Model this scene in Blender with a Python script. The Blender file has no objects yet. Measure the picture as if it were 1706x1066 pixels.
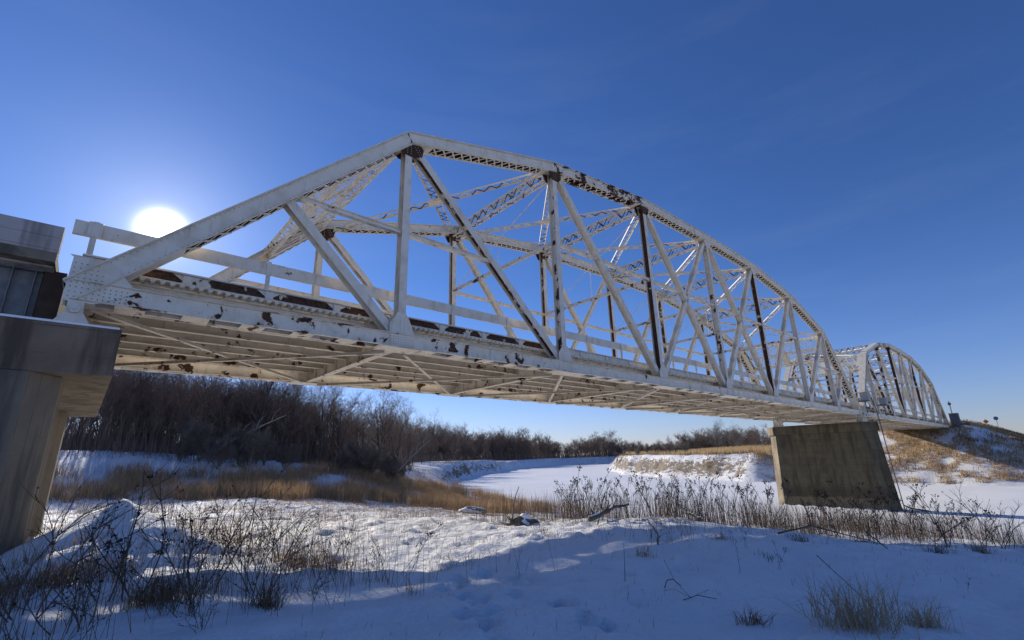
import bpy, math, random
import numpy as np
from mathutils import Vector, Matrix
R = math.radians
SC = bpy.context.scene
COL = SC.collection
rng = np.random.default_rng(7)
random.seed(7)

# ---------------------------------------------------------------- camera
cam_d = bpy.data.cameras.new("camera"); cam = bpy.data.objects.new("camera", cam_d); COL.objects.link(cam)
cam_d.sensor_width = 36.0; cam_d.lens = 16.467; cam_d.clip_start = 0.05; cam_d.clip_end = 6000
CAM = Vector((0.6833, -12.5076, -3.4943))
fw = Vector((0.64164, 0.71312, 0.28242)); rt = Vector((0.74810, -0.66311, -0.02528)); up = Vector((-0.16924, -0.22750, 0.95896))
cam.matrix_world = Matrix(((rt.x, up.x, -fw.x, CAM.x), (rt.y, up.y, -fw.y, CAM.y), (rt.z, up.z, -fw.z, CAM.z), (0, 0, 0, 1)))
SC.camera = cam

# ---------------------------------------------------------------- sky, sun, exposure
SUN = Vector((0.04012, 0.92301, 0.38269)).normalized()
EL = math.asin(SUN.z); AZ = math.atan2(SUN.x, SUN.y)
W = bpy.data.worlds.new("World"); SC.world = W; W.use_nodes = True
wn = W.node_tree.nodes; wl = W.node_tree.links; wn.clear()
def N(nt, typ, **k):
    n = nt.nodes.new(typ)
    for a, v in k.items():
        if a.startswith('i_'):
            key = a[2:]; key = int(key) if key.isdigit() else key
            n.inputs[key].default_value = v
        else: setattr(n, a, v)
    return n
WT = W.node_tree
sky = N(WT, 'ShaderNodeTexSky', sky_type='NISHITA', sun_disc=False, sun_elevation=EL, sun_rotation=AZ, altitude=300, air_density=1.15, dust_density=0.14, ozone_density=3.6)
tc = N(WT, 'ShaderNodeTexCoord')
nrm = N(WT, 'ShaderNodeVectorMath', operation='NORMALIZE')
dot = N(WT, 'ShaderNodeVectorMath', operation='DOT_PRODUCT'); dot.inputs[1].default_value = SUN
wl.new(tc.outputs['Generated'], nrm.inputs[0]); wl.new(nrm.outputs[0], dot.inputs[0])
ac = N(WT, 'ShaderNodeMath', operation='ARCCOSINE', use_clamp=False); wl.new(dot.outputs['Value'], ac.inputs[0])
def gauss(amp, width, power):
    a = N(WT, 'ShaderNodeMath', operation='DIVIDE'); a.inputs[1].default_value = R(width); wl.new(ac.outputs[0], a.inputs[0])
    b = N(WT, 'ShaderNodeMath', operation='POWER'); b.inputs[1].default_value = power; wl.new(a.outputs[0], b.inputs[0])
    c = N(WT, 'ShaderNodeMath', operation='MULTIPLY'); c.inputs[1].default_value = -1; wl.new(b.outputs[0], c.inputs[0])
    d = N(WT, 'ShaderNodeMath', operation='EXPONENT'); wl.new(c.outputs[0], d.inputs[0])
    e = N(WT, 'ShaderNodeMath', operation='MULTIPLY'); e.inputs[1].default_value = amp; wl.new(d.outputs[0], e.inputs[0])
    return e
g1 = gauss(9.0, 1.25, 2.0); g2 = gauss(0.5, 4.2, 1.0)
gs = N(WT, 'ShaderNodeMath', operation='ADD'); wl.new(g1.outputs[0], gs.inputs[0]); wl.new(g2.outputs[0], gs.inputs[1])
gc = N(WT, 'ShaderNodeVectorMath', operation='SCALE'); gc.inputs[0].default_value = (1.0, 0.95, 0.86); wl.new(gs.outputs[0], gc.inputs['Scale'])
# faint cirrus streaks
cm = N(WT, 'ShaderNodeMapping'); cm.inputs['Scale'].default_value = (1.2, 2.2, 14.0); cm.inputs['Rotation'].default_value = (0.12, 0.1, 0.5); wl.new(nrm.outputs[0], cm.inputs[0])
cn = N(WT, 'ShaderNodeTexNoise', i_Scale=1.6, i_Detail=5.0, i_Roughness=0.55); wl.new(cm.outputs[0], cn.inputs['Vector'])
cr = N(WT, 'ShaderNodeMapRange'); cr.inputs['From Min'].default_value = 0.5; cr.inputs['From Max'].default_value = 0.85; cr.inputs['To Max'].default_value = 0.035; wl.new(cn.outputs['Fac'], cr.inputs['Value'])
SKY_S = 0.086
skm = N(WT, 'ShaderNodeVectorMath', operation='SCALE'); skm.inputs['Scale'].default_value = SKY_S; wl.new(sky.outputs[0], skm.inputs[0])
tint = N(WT, 'ShaderNodeVectorMath', operation='MULTIPLY'); wl.new(skm.outputs[0], tint.inputs[0])
sxyz = N(WT, 'ShaderNodeSeparateXYZ'); wl.new(nrm.outputs[0], sxyz.inputs[0])
hz = N(WT, 'ShaderNodeMapRange', interpolation_type='SMOOTHSTEP'); hz.inputs['From Min'].default_value = -0.05; hz.inputs['From Max'].default_value = 0.42; wl.new(sxyz.outputs['Z'], hz.inputs['Value'])
tmx = N(WT, 'ShaderNodeMix', data_type='RGBA'); wl.new(hz.outputs[0], tmx.inputs['Factor']); tmx.inputs['A'].default_value = (0.98, 1.04, 1.62, 1); tmx.inputs['B'].default_value = (0.58, 0.82, 1.34, 1); wl.new(tmx.outputs['Result'], tint.inputs[1])
cmx = N(WT, 'ShaderNodeMix', data_type='RGBA'); wl.new(cr.outputs[0], cmx.inputs['Factor']); wl.new(tint.outputs[0], cmx.inputs['A']); cmx.inputs['B'].default_value = (0.55, 0.66, 0.8, 1)
add = N(WT, 'ShaderNodeVectorMath', operation='ADD'); wl.new(cmx.outputs['Result'], add.inputs[0]); wl.new(gc.outputs[0], add.inputs[1])
bg = N(WT, 'ShaderNodeBackground', i_Strength=1.0); wl.new(add.outputs[0], bg.inputs['Color'])
wo = N(WT, 'ShaderNodeOutputWorld'); wl.new(bg.outputs[0], wo.inputs['Surface'])
sd_ = bpy.data.lights.new("sun", 'SUN'); sd_.energy = 4.9; sd_.angle = R(0.53); sd_.color = (1.0, 0.93, 0.82)
sun = bpy.data.objects.new("sun", sd_); COL.objects.link(sun); sun.rotation_euler = SUN.to_track_quat('Z', 'Y').to_euler()
SC.view_settings.view_transform = 'Standard'; SC.view_settings.look = 'None'; SC.view_settings.gamma = 1.0
SC.view_settings.exposure = 0.0
SC.cycles.max_bounces = 6; SC.cycles.diffuse_bounces = 3; SC.cycles.transparent_max_bounces = 4

# ---------------------------------------------------------------- materials
class MatB:
    def __init__(s, name):
        s.m = bpy.data.materials.new(name); s.m.use_nodes = True; s.nt = s.m.node_tree
        s.b = s.nt.nodes['Principled BSDF']; s.L = s.nt.links
    def n(s, t, **k): return N(s.nt, t, **k)
    def link(s, a, b): s.L.new(a, b)
    def coord(s, kind='Object', offset=True):
        t = s.n('ShaderNodeTexCoord')
        if kind == 'World':
            g = s.n('ShaderNodeNewGeometry'); return g.outputs['Position']
        if not offset: return t.outputs[kind]
        oi = s.n('ShaderNodeObjectInfo'); m = s.n('ShaderNodeVectorMath', operation='MULTIPLY_ADD')
        s.link(oi.outputs['Random'], m.inputs[0]); m.inputs[1].default_value = (37.0, 91.0, 53.0); s.link(t.outputs[kind], m.inputs[2])
        return m.outputs[0]
    def noise(s, vec, scale, detail=4, rough=.55, dist=0.0, stretch=None):
        if stretch:
            mp = s.n('ShaderNodeMapping'); mp.inputs['Scale'].default_value = stretch; s.link(vec, mp.inputs[0]); vec = mp.outputs[0]
        t = s.n('ShaderNodeTexNoise', i_Scale=scale, i_Detail=detail, i_Roughness=rough, i_Distortion=dist); s.link(vec, t.inputs['Vector'])
        return t.outputs['Fac']
    def ramp(s, v, a, b, lo=0.0, hi=1.0):
        r = s.n('ShaderNodeMapRange', interpolation_type='SMOOTHSTEP'); s.link(v, r.inputs['Value'])
        for k, x in (('From Min', a), ('From Max', b), ('To Min', lo), ('To Max', hi)):
            if hasattr(x, 'links'): s.link(x, r.inputs[k])
            else: r.inputs[k].default_value = x
        return r.outputs[0]
    def math(s, op, a, b=None, clamp=False):
        m = s.n('ShaderNodeMath', operation=op, use_clamp=clamp)
        for i, x in enumerate((a, b)):
            if x is None: continue
            if hasattr(x, 'links'): s.link(x, m.inputs[i])
            else: m.inputs[i].default_value = x
        return m.outputs[0]
    def mix(s, f, a, b):
        m = s.n('ShaderNodeMix', data_type='RGBA')
        for k, x in (('Factor', f), ('A', a), ('B', b)):
            if hasattr(x, 'links'): s.link(x, m.inputs[k])
            else: m.inputs[k].default_value = x if k == 'Factor' else (*x, 1)
        return m.outputs['Result']
    def bump(s, h, strength=.3, dist=.02):
        b = s.n('ShaderNodeBump'); b.inputs['Strength'].default_value = strength; b.inputs['Distance'].default_value = dist
        s.link(h, b.inputs['Height']); s.link(b.outputs[0], s.b.inputs['Normal'])
    def out(s, col, rough=.6, spec=.3):
        if hasattr(col, 'links'): s.link(col, s.b.inputs['Base Color'])
        else: s.b.inputs['Base Color'].default_value = (*col, 1)
        if hasattr(rough, 'links'): s.link(rough, s.b.inputs['Roughness'])
        else: s.b.inputs['Roughness'].default_value = rough
        s.b.inputs['Specular IOR Level'].default_value = spec
        return s.m

def paint_mat(name, prop, base=(0.77, 0.705, 0.585)):
    B = MatB(name); v = B.coord()
    at = B.n('ShaderNodeAttribute', attribute_type='OBJECT', attribute_name=prop)
    thr = B.math('SUBTRACT', 0.735, B.math('MULTIPLY', at.outputs['Fac'], 0.55))
    blob = B.noise(v, 2.0, 9, .62, .3)
    m1 = B.ramp(blob, thr, B.math('ADD', thr, 0.012))
    spk = B.noise(v, 7.5, 3, .6, .3)
    thr2 = B.math('SUBTRACT', 0.74, B.math('MULTIPLY', at.outputs['Fac'], 0.12))
    m2 = B.ramp(spk, thr2, B.math('ADD', thr2, 0.02))
    mask = B.math('MAXIMUM', m1, m2)
    grime = B.noise(v, 2.3, 5, .6)
    streak = B.noise(v, 5.0, 4, .6, 0, (1, 1, .18))
    c = B.mix(B.ramp(grime, .42, .68), base, tuple(x * y for x, y in zip(base, (.86, .83, .78))))
    c = B.mix(B.math('MULTIPLY', B.ramp(streak, .54, .74), .6), c, (.42, .33, .24))
    halo = B.ramp(blob, B.math('SUBTRACT', thr, .035), thr, 0, .5)
    c = B.mix(halo, c, (.50, .36, .22))
    rn = B.noise(v, 11, 5, .65)
    rust = B.mix(B.ramp(rn, .35, .65), (.034, .020, .015), (.115, .052, .028))
    c = B.mix(mask, c, rust)
    B.bump(B.math('SUBTRACT', B.math('MULTIPLY', rn, .15), mask), .5, .006)
    return B.out(c, B.ramp(mask, 0, 1, .5, .85), .3)
M_PAINT = paint_mat('peeling_white_paint', 'rust')
M_WEB = paint_mat('peeling_white_paint_web_shade', 'webrust_shade')  # rusted webs, and the painted shade inside the box members
M_UNDER = paint_mat('bounce_tinted_paint', 'rust', (.70, .62, .50))  # warm snow bounce under the bridge put into the base colour
B = MatB('bare_rust'); v = B.coord(); n1 = B.noise(v, 9, 5, .65)
M_RUST = B.out(B.mix(n1, (.035, .022, .015), (.09, .045, .027)), .85, .2)

M_RIVET = None
def concrete_mat(name, a, b, stain, form_axis=None, form=.25, band=None):
    B = MatB(name); v = B.coord(offset=False)
    n1 = B.noise(v, .9, 6, .6, .4); n2 = B.noise(v, 22, 4, .7); n3 = B.noise(v, 2.4, 5, .6, 0, (1, 1, .12))
    c = B.mix(B.ramp(n1, .3, .7), a, b)
    c = B.mix(B.math('MULTIPLY', B.ramp(n3, .46, .66), .8), c, stain)
    if band is not None:
        sz = B.n('ShaderNodeSeparateXYZ'); B.link(v, sz.inputs[0]); wz = B.math('ADD', sz.outputs[2], B.math('MULTIPLY', n1, .9))
        c = B.mix(B.math('MULTIPLY', B.ramp(wz, band, band + .5, 1, 0), .55), c, tuple(x * .45 for x in a))
        c = B.mix(B.math('MULTIPLY', B.ramp(wz, band - .75, band - .6, 1, 0), .5), c, tuple(x * 1.7 for x in a))
    c = B.mix(B.math('MULTIPLY', B.ramp(n2, .52, .75), .35), c, tuple(x * .55 for x in a))
    pit = B.n('ShaderNodeTexVoronoi', feature='F1', i_Scale=5.0); B.link(v, pit.inputs['Vector'])
    pm = B.ramp(pit.outputs['Distance'], .05, .075, 1, 0)
    c = B.mix(B.math('MULTIPLY', pm, .75), c, tuple(x * .3 for x in a))
    h = B.math('MULTIPLY', n2, .5)
    if form_axis is not None:
        sp = B.n('ShaderNodeSeparateXYZ'); B.link(v, sp.inputs[0])
        w = B.math('ADD', sp.outputs[form_axis], B.math('MULTIPLY', n1, .02))
        fr = B.math('FRACT', B.math('DIVIDE', w, form))
        ln = B.math('LESS_THAN', fr, .045)
        lnb = B.math('MULTIPLY', ln, B.ramp(B.noise(v, 1.6, 3), .34, .56))
        c = B.mix(B.math('MULTIPLY', lnb, .85), c, tuple(x * .4 for x in a))
        h = B.math('SUBTRACT', h, lnb)
    B.bump(h, .35, .01)
    return B.out(c, .9, .2)
M_CONC = concrete_mat('weathered_concrete', (.27, .215, .145), (.19, .155, .115), (.08, .07, .06), 1, .19)
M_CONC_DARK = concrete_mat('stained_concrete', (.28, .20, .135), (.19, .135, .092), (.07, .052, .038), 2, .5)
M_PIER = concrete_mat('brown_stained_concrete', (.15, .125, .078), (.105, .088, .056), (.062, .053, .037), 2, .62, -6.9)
M_PIER_LIT = concrete_mat('sunlit_concrete', (.34, .27, .18), (.25, .20, .14), (.13, .11, .08), 2, .62)  # lit copy of the pier concrete for the sun-facing nose
M_PARA = concrete_mat('pinkish_concrete', (.52, .46, .42), (.40, .355, .33), (.22, .19, .17), None)

def snow_mat(name, near=True):
    B = MatB(name); v = B.coord('World')
    g = B.n('ShaderNodeNewGeometry'); sp = B.n('ShaderNodeSeparateXYZ'); B.link(g.outputs['Normal'], sp.inputs[0])
    n1 = B.noise(v, .35, 5, .6); n2 = B.noise(v, 2.6, 5, .62); n3 = B.noise(v, 17, 5, .65)
    c = B.mix(B.ramp(n1, .3, .7), (.86, .85, .83), (.79, .785, .775))
    if near:
        steep = B.ramp(B.math('ADD', sp.outputs['Z'], B.math('MULTIPLY', B.math('SUBTRACT', B.noise(v, .8, 6, .7, .5, (1, 1, 2.5)), .5), .8)), .66, .79, 1, 0)
        soil = B.mix(B.noise(v, 6, 4), (.13, .095, .06), (.25, .19, .125))
        px = B.n('ShaderNodeSeparateXYZ'); B.link(v, px.inputs[0])
        keep = B.math('MAXIMUM', B.ramp(px.outputs['Y'], 24, 32), B.ramp(px.outputs['X'], 95, 97, 1, 0))   # eroded soil belongs to the river bank, not to the graded embankment
        steep = B.math('MULTIPLY', steep, B.math('MAXIMUM', keep, .25))
        c = B.mix(steep, c, soil)
    n4 = B.noise(v, 6.5, 4, .6)
    h = B.math('ADD', B.math('ADD', B.math('MULTIPLY', n2, .8), B.math('MULTIPLY', n4, .55)), B.math('MULTIPLY', n3, .25))
    B.bump(h, .8, .09)
    B.b.inputs['Subsurface Weight'].default_value = 0.0
    return B.out(c, .7, .25)
M_SNOW = snow_mat('trodden_snow'); 
B = MatB('snow_on_ice'); v = B.coord('World'); n1 = B.noise(v, .06, 4, .5, .6, (1, 2.2, 1)); n2 = B.noise(v, .9, 5, .6, 0, (1, 2.5, 1))
B.bump(n2, .25, .05); M_ICE = B.out(B.mix(B.ramp(n1, .4, .65), (.87, .865, .855), (.80, .81, .82)), .6, .3)
B = MatB('snow_cap'); M_CAP = B.out((.88, .88, .88), .7, .2)

def simple(name, a, b, scale=4, rough=.8, bump=.3, stretch=None, spec=.2, trans=0):
    B = MatB(name); v = B.coord(); n = B.noise(v, scale, 4, .6, 0, stretch)
    if bump: B.bump(n, bump, .02)
    col = B.mix(B.ramp(n, .3, .7), a, b); m = B.out(col, rough, spec)
    if trans:
        t = B.n('ShaderNodeBsdfTranslucent'); B.link(col, t.inputs['Color']); mx = B.n('ShaderNodeMixShader'); mx.inputs[0].default_value = trans
        o = [x for x in B.nt.nodes if x.type == 'OUTPUT_MATERIAL'][0]
        B.link(B.b.outputs[0], mx.inputs[1]); B.link(t.outputs[0], mx.inputs[2]); B.link(mx.outputs[0], o.inputs['Surface'])
    return m
M_BARK = simple('grey_brown_bark', (.075, .060, .048), (.14, .115, .09), 6, .9, .5, (1, 1, .2))
M_TWIG = simple('bare_twigs', (.17, .122, .092), (.27, .20, .152), 2, .9, 0)
M_TWIG2 = simple('grey_twigs', (.155, .13, .105), (.24, .205, .17), 2, .9, 0)
M_PALE = simple('barkless_pale_wood', (.28, .25, .21), (.40, .36, .31), 5, .85, .3, (1, 1, .2))
M_GRASS = simple('dry_tan_grass', (.33, .195, .095), (.56, .40, .23), 1.6, .9, 0, trans=.4)
M_GRASS2 = simple('straw_grass', (.42, .28, .13), (.58, .43, .24), .6, .9, 0, trans=.5)
M_STUB = simple('grey_brown_stubble', (.17, .11, .065), (.29, .20, .12), .8, .9, 0, trans=.4)
M_STRAW = simple('pale_drooping_straw', (.42, .31, .19), (.57, .44, .29), 2.5, .9, 0, trans=.3)
M_CREST = simple('grey_brown_dead_stems', (.12, .085, .06), (.24, .18, .125), 1.2, .9, 0)
M_WEED = simple('dark_dead_stalks', (.085, .062, .047), (.15, .11, .08), 3, .9, 0)
M_SEED = simple('dark_seed_heads', (.030, .024, .020), (.065, .050, .04), 9, .95, 0)
M_LOG = simple('driftwood', (.10, .08, .06), (.19, .155, .12), 4, .9, .5)
M_ROCK = simple('grey_rock', (.12, .115, .11), (.22, .21, .20), 5, .9, .6)
M_RIVET = simple('rust_bled_rivets', (.20, .165, .13), (.40, .36, .31), 3, .7, 0)
M_GALV = simple('galvanized_steel', (.17, .18, .185), (.24, .25, .255), 6, .5, 0)
M_BOX = simple('weathered_grey_metal', (.09, .10, .11), (.15, .16, .17), 5, .6, .1)
M_BOXL = simple('pale_metal_box', (.30, .31, .30), (.42, .42, .40), 5, .6, .1)
M_ASPH = simple('asphalt', (.045, .045, .048), (.07, .07, .07), 3, .9, .3)
M_ORANGE = simple('orange_sign_face', (.75, .22, .03), (.70, .20, .02), 3, .5, 0)
M_SIGNB = simple('dark_blue_sign_back', (.05, .09, .16), (.07, .11, .19), 3, .5, 0)
M_DARK = simple('dark_brown_steel', (.05, .035, .028), (.085, .06, .045), 4, .8, .2)

# ---------------------------------------------------------------- object helpers
def tag(o, label=None, cat=None, group=None, kind=None):
    if label: o['label'] = label
    if cat: o['category'] = cat
    if group: o['group'] = group
    if kind: o['kind'] = kind
    return o
def empty(name, loc=(0, 0, 0), rz=0):
    o = bpy.data.objects.new(name, None); COL.objects.link(o); o.location = loc; o.rotation_euler = (0, 0, rz); o.empty_display_size = .2
    return o
def copy_tree(o, parent=None):
    c = o.copy(); COL.objects.link(c); c.parent = parent
    for ch in list(o.children): copy_tree(ch, c)
    return c
class MB:
    def __init__(s): s.v = []; s.f = []; s.m = []
    def quadbox(s, c8, mi=0):
        k = len(s.v); s.v += [tuple(p) for p in c8]
        for q in ((0, 3, 2, 1), (4, 5, 6, 7), (0, 1, 5, 4), (1, 2, 6, 5), (2, 3, 7, 6), (3, 0, 4, 7)):
            s.f.append(tuple(k + i for i in q)); s.m.append(mi)
    def box(s, x0, x1, y0, y1, z0, z1, mi=0):
        s.quadbox([(x0, y0, z0), (x1, y0, z0), (x1, y1, z0), (x0, y1, z0), (x0, y0, z1), (x1, y0, z1), (x1, y1, z1), (x0, y1, z1)], mi)
    def bar(s, p0, p1, a, b, side=None, oa=0, ob=0, mi=0):
        """bar from p0 to p1, size a along side, b along normal, offset oa/ob"""
        p0 = Vector(p0); p1 = Vector(p1); t = (p1 - p0).normalized()
        sv = Vector(side) if side is not None else (Vector((0, 1, 0)) if abs(t.y) < .9 else Vector((1, 0, 0)))
        sv = (sv - t * sv.dot(t)).normalized(); nv = t.cross(sv).normalized()
        if nv.z < 0: nv = -nv
        o = sv * oa + nv * ob
        c = []
        for p in (p0, p1):
            for x, y in ((-1, -1), (1, -1), (1, 1), (-1, 1)): c.append(p + o + sv * (x * a / 2) + nv * (y * b / 2))
        s.quadbox(c, mi)
    def prism(s, pts, y0, y1, mi=0, axis=1):
        """polygon in XZ extruded along Y (axis 1) or polygon in XY extruded along Z (axis 2)"""
        k = len(s.v); n = len(pts)
        for y in (y0, y1):
            for a, b in pts: s.v.append((a, y, b) if axis == 1 else (a, b, y))
        s.f.append(tuple(range(k, k + n))); s.f.append(tuple(range(k + 2 * n - 1, k + n - 1, -1))); s.m += [mi, mi]
        for i in range(n):
            j = (i + 1) % n; s.f.append((k + i, k + n + i, k + n + j, k + j)); s.m.append(mi)
    def rivet(s, p, nv, r=.016, mi=2):
        p = Vector(p); nv = Vector(nv).normalized(); a = nv.orthogonal().normalized(); b = nv.cross(a); k = len(s.v)
        for i in range(5):
            an = i * 1.2566; s.v.append(tuple(p + a * (r * math.cos(an)) + b * (r * math.sin(an)) - nv * .002))
        s.v.append(tuple(p + nv * r * .75))
        for i in range(5): s.f.append((k + i, k + (i + 1) % 5, k + 5)); s.m.append(mi)
    def tube(s, pts, rad, n=6, mi=0, cap=True):
        pts = [Vector(p) for p in pts]; k0 = len(s.v); u = None
        for i, p in enumerate(pts):
            t = (pts[min(i + 1, len(pts) - 1)] - pts[max(i - 1, 0)]).normalized()
            u = t.orthogonal().normalized() if u is None else (u - t * u.dot(t)).normalized()
            w = t.cross(u); r = rad[i] if hasattr(rad, '__len__') else rad
            for j in range(n):
                a = 2 * math.pi * j / n; s.v.append(tuple(p + u * (r * math.cos(a)) + w * (r * math.sin(a))))
        for i in range(len(pts) - 1):
            for j in range(n):
                a = k0 + i * n + j; b = k0 + i * n + (j + 1) % n; s.f.append((a, b, b + n, a + n)); s.m.append(mi)
        if cap:
            s.f.append(tuple(range(k0 + n - 1, k0 - 1, -1))); s.m.append(mi)
            e = k0 + (len(pts) - 1) * n; s.f.append(tuple(range(e, e + n))); s.m.append(mi)
    def build(s, name, mats, parent=None, smooth=False):
        me = bpy.data.meshes.new(name); me.from_pydata(s.v, [], s.f)
        for m in (mats if isinstance(mats, (list, tuple)) else [mats]): me.materials.append(m)
        me.polygons.foreach_set('material_index', s.m)
        if smooth: me.polygons.foreach_set('use_smooth', [True] * len(s.f))
        me.update(); o = bpy.data.objects.new(name, me); COL.objects.link(o); o.parent = parent
        return o
def np_mesh(name, V, F, mats, mi=None, smooth=False, parent=None):
    """V (n,3) float array, F (m,k) int array"""
    me = bpy.data.meshes.new(name); V = np.ascontiguousarray(V, np.float32); F = np.ascontiguousarray(F, np.int32); k = F.shape[1]
    me.vertices.add(len(V)); me.vertices.foreach_set('co', V.ravel())
    me.loops.add(F.size); me.loops.foreach_set('vertex_index', F.ravel())
    me.polygons.add(len(F)); me.polygons.foreach_set('loop_start', np.arange(0, F.size, k, dtype=np.int32))
    me.polygons.foreach_set('loop_total', np.full(len(F), k, np.int32))
    for m in (mats if isinstance(mats, (list, tuple)) else [mats]): me.materials.append(m)
    if mi is not None: me.polygons.foreach_set('material_index', np.ascontiguousarray(mi, np.int32))
    if smooth: me.polygons.foreach_set('use_smooth', np.ones(len(F), bool))
    me.update(calc_edges=True); me.validate()
    o = bpy.data.objects.new(name, me); COL.objects.link(o); o.parent = parent
    return o

# ---------------------------------------------------------------- terrain
P7 = 7.3; TW = 7.84; SPAN = 8 * P7; GAP = .69; X2 = SPAN + GAP
ICE = -9.1
def vnoise(x, y, seed=0):
    xi = np.floor(x).astype(np.int64); yi = np.floor(y).astype(np.int64); fx = x - xi; fy = y - yi
    def h(a, b):
        n = (a * 374761393 + b * 668265263 + seed * 1442695041) & 0xffffffff
        n = ((n ^ (n >> 13)) * 1274126177) & 0xffffffff
        return ((n ^ (n >> 16)) & 0xffff) / 65535.0
    ux = fx * fx * (3 - 2 * fx); uy = fy * fy * (3 - 2 * fy)
    return (h(xi, yi) * (1 - ux) + h(xi + 1, yi) * ux) * (1 - uy) + (h(xi, yi + 1) * (1 - ux) + h(xi + 1, yi + 1) * ux) * uy - .5
def fbm(x, y, seed=0, o=4):
    r = 0; a = 1.0
    for i in range(o): r = r + a * vnoise(x, y, seed + i); x = x * 2.03 + 11.3; y = y * 2.03 - 7.1; a *= .5
    return r
RIVER = [(44, -400), (41.5, -60), (39.5, -30), (39, -8), (39.5, 5), (40, 18), (41, 32), (43.5, 43), (50, 58), (62, 77), (82, 102), (108, 128), (150, 158), (215, 200), (250, 214), (275, 195),
         (240, 165), (190, 128), (146, 98), (124, 76), (110, 56), (103, 40), (100, 28), (99, 16), (98.5, 8), (99, -4), (102, -14), (109, -21), (125, -25), (170, -30), (330, -50), (330, -400)]
RV = np.array(RIVER, float)
def river_sd(x, y):
    d2 = np.full(x.shape, 1e12); ins = np.zeros(x.shape, bool)
    for i in range(len(RV)):
        ax, ay = RV[i]; bx, by = RV[(i + 1) % len(RV)]
        dx, dy = bx - ax, by - ay; t = np.clip(((x - ax) * dx + (y - ay) * dy) / (dx * dx + dy * dy), 0, 1)
        d2 = np.minimum(d2, (x - ax - t * dx) ** 2 + (y - ay - t * dy) ** 2)
        if dy != 0:
            c = ((ay > y) != (by > y)) & (x < dx * (y - ay) / dy + ax); ins ^= c
    d = np.sqrt(d2); return np.where(ins, -d, d)
CP = np.array([(2.1, -3.3, -4.98), (3.4, -3.7, -5.12), (4.6, -4.1, -5.28), (5.5, -4.2, -5.34), (6.4, -4.3, -5.39), (8.1, -4.25, -5.36), (10.8, -4.4, -5.42), (13.2, -4.6, -5.5), (15.8, -5, -5.68),
      (17.9, -5.8, -5.98), (21.7, -7.4, -6.65), (25.9, -8.5, -7.12), (33.7, -10.4, -7.95), (.7, -12.5, -5.12), (4, -8.5, -5.3), (7, -12, -5.32), (11, -9, -5.5), (15, -12, -5.95), (25, -13, -7.0), (34, -14, -8.0),
      (3, 22, -5.6), (6, 22, -5.6), (10.4, 22, -5.7), (13, 15, -6.0), (15.6, 12.3, -6.2), (18.5, 12.8, -6.6), (8, 0, -5.45), (0, 5, -5.3), (1, 0, -5.1), (20, 4, -6.85), (28, 4, -7.7), (36, 5, -8.2),
      (26, 25, -7.9), (26, 13, -7.6), (34, 25, -8.5), (15, 0, -5.75), (22, -2, -6.5), (30, -4, -7.4), (4, 35, -5.3), (12, 34, -5.4), (22, 36, -6.1), (33, 47, -6.3), (8, 47, -2.6), (1, 47, -2.2), (16, 45, -3.4), (25, 43, -4.9), (42, 60, -5.2),
      (-10, 47, -2.0), (-20, 20, -4.5), (-20, -10, -4.6), (-8, -4, -4.9), (-8, 10, -5.1), (10, 62, -2.2), (25, 62, -3.2), (50, 85, -4.4), (0, 80, -2.0), (40, 90, -3.2), (80, 130, -4.2),
      (30, -30, -7.9), (10, -30, -5.6), (-20, -40, -4.8)], float)
def tps_fit(P):
    n = len(P); d = np.hypot(P[:, None, 0] - P[None, :, 0], P[:, None, 1] - P[None, :, 1]); K = np.where(d > 0, d * d * np.log(d + 1e-9), 0) + np.eye(n) * 6.0
    A = np.zeros((n + 3, n + 3)); A[:n, :n] = K; A[:n, n] = 1; A[:n, n + 1:] = P[:, :2]; A[n:, :n] = A[:n, n:].T
    return np.linalg.solve(A, np.r_[P[:, 2], 0, 0, 0])
TP = tps_fit(CP)
def sm(a, b, x): t = np.clip((x - a) / (b - a), 0, 1); return t * t * (3 - 2 * t)
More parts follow.
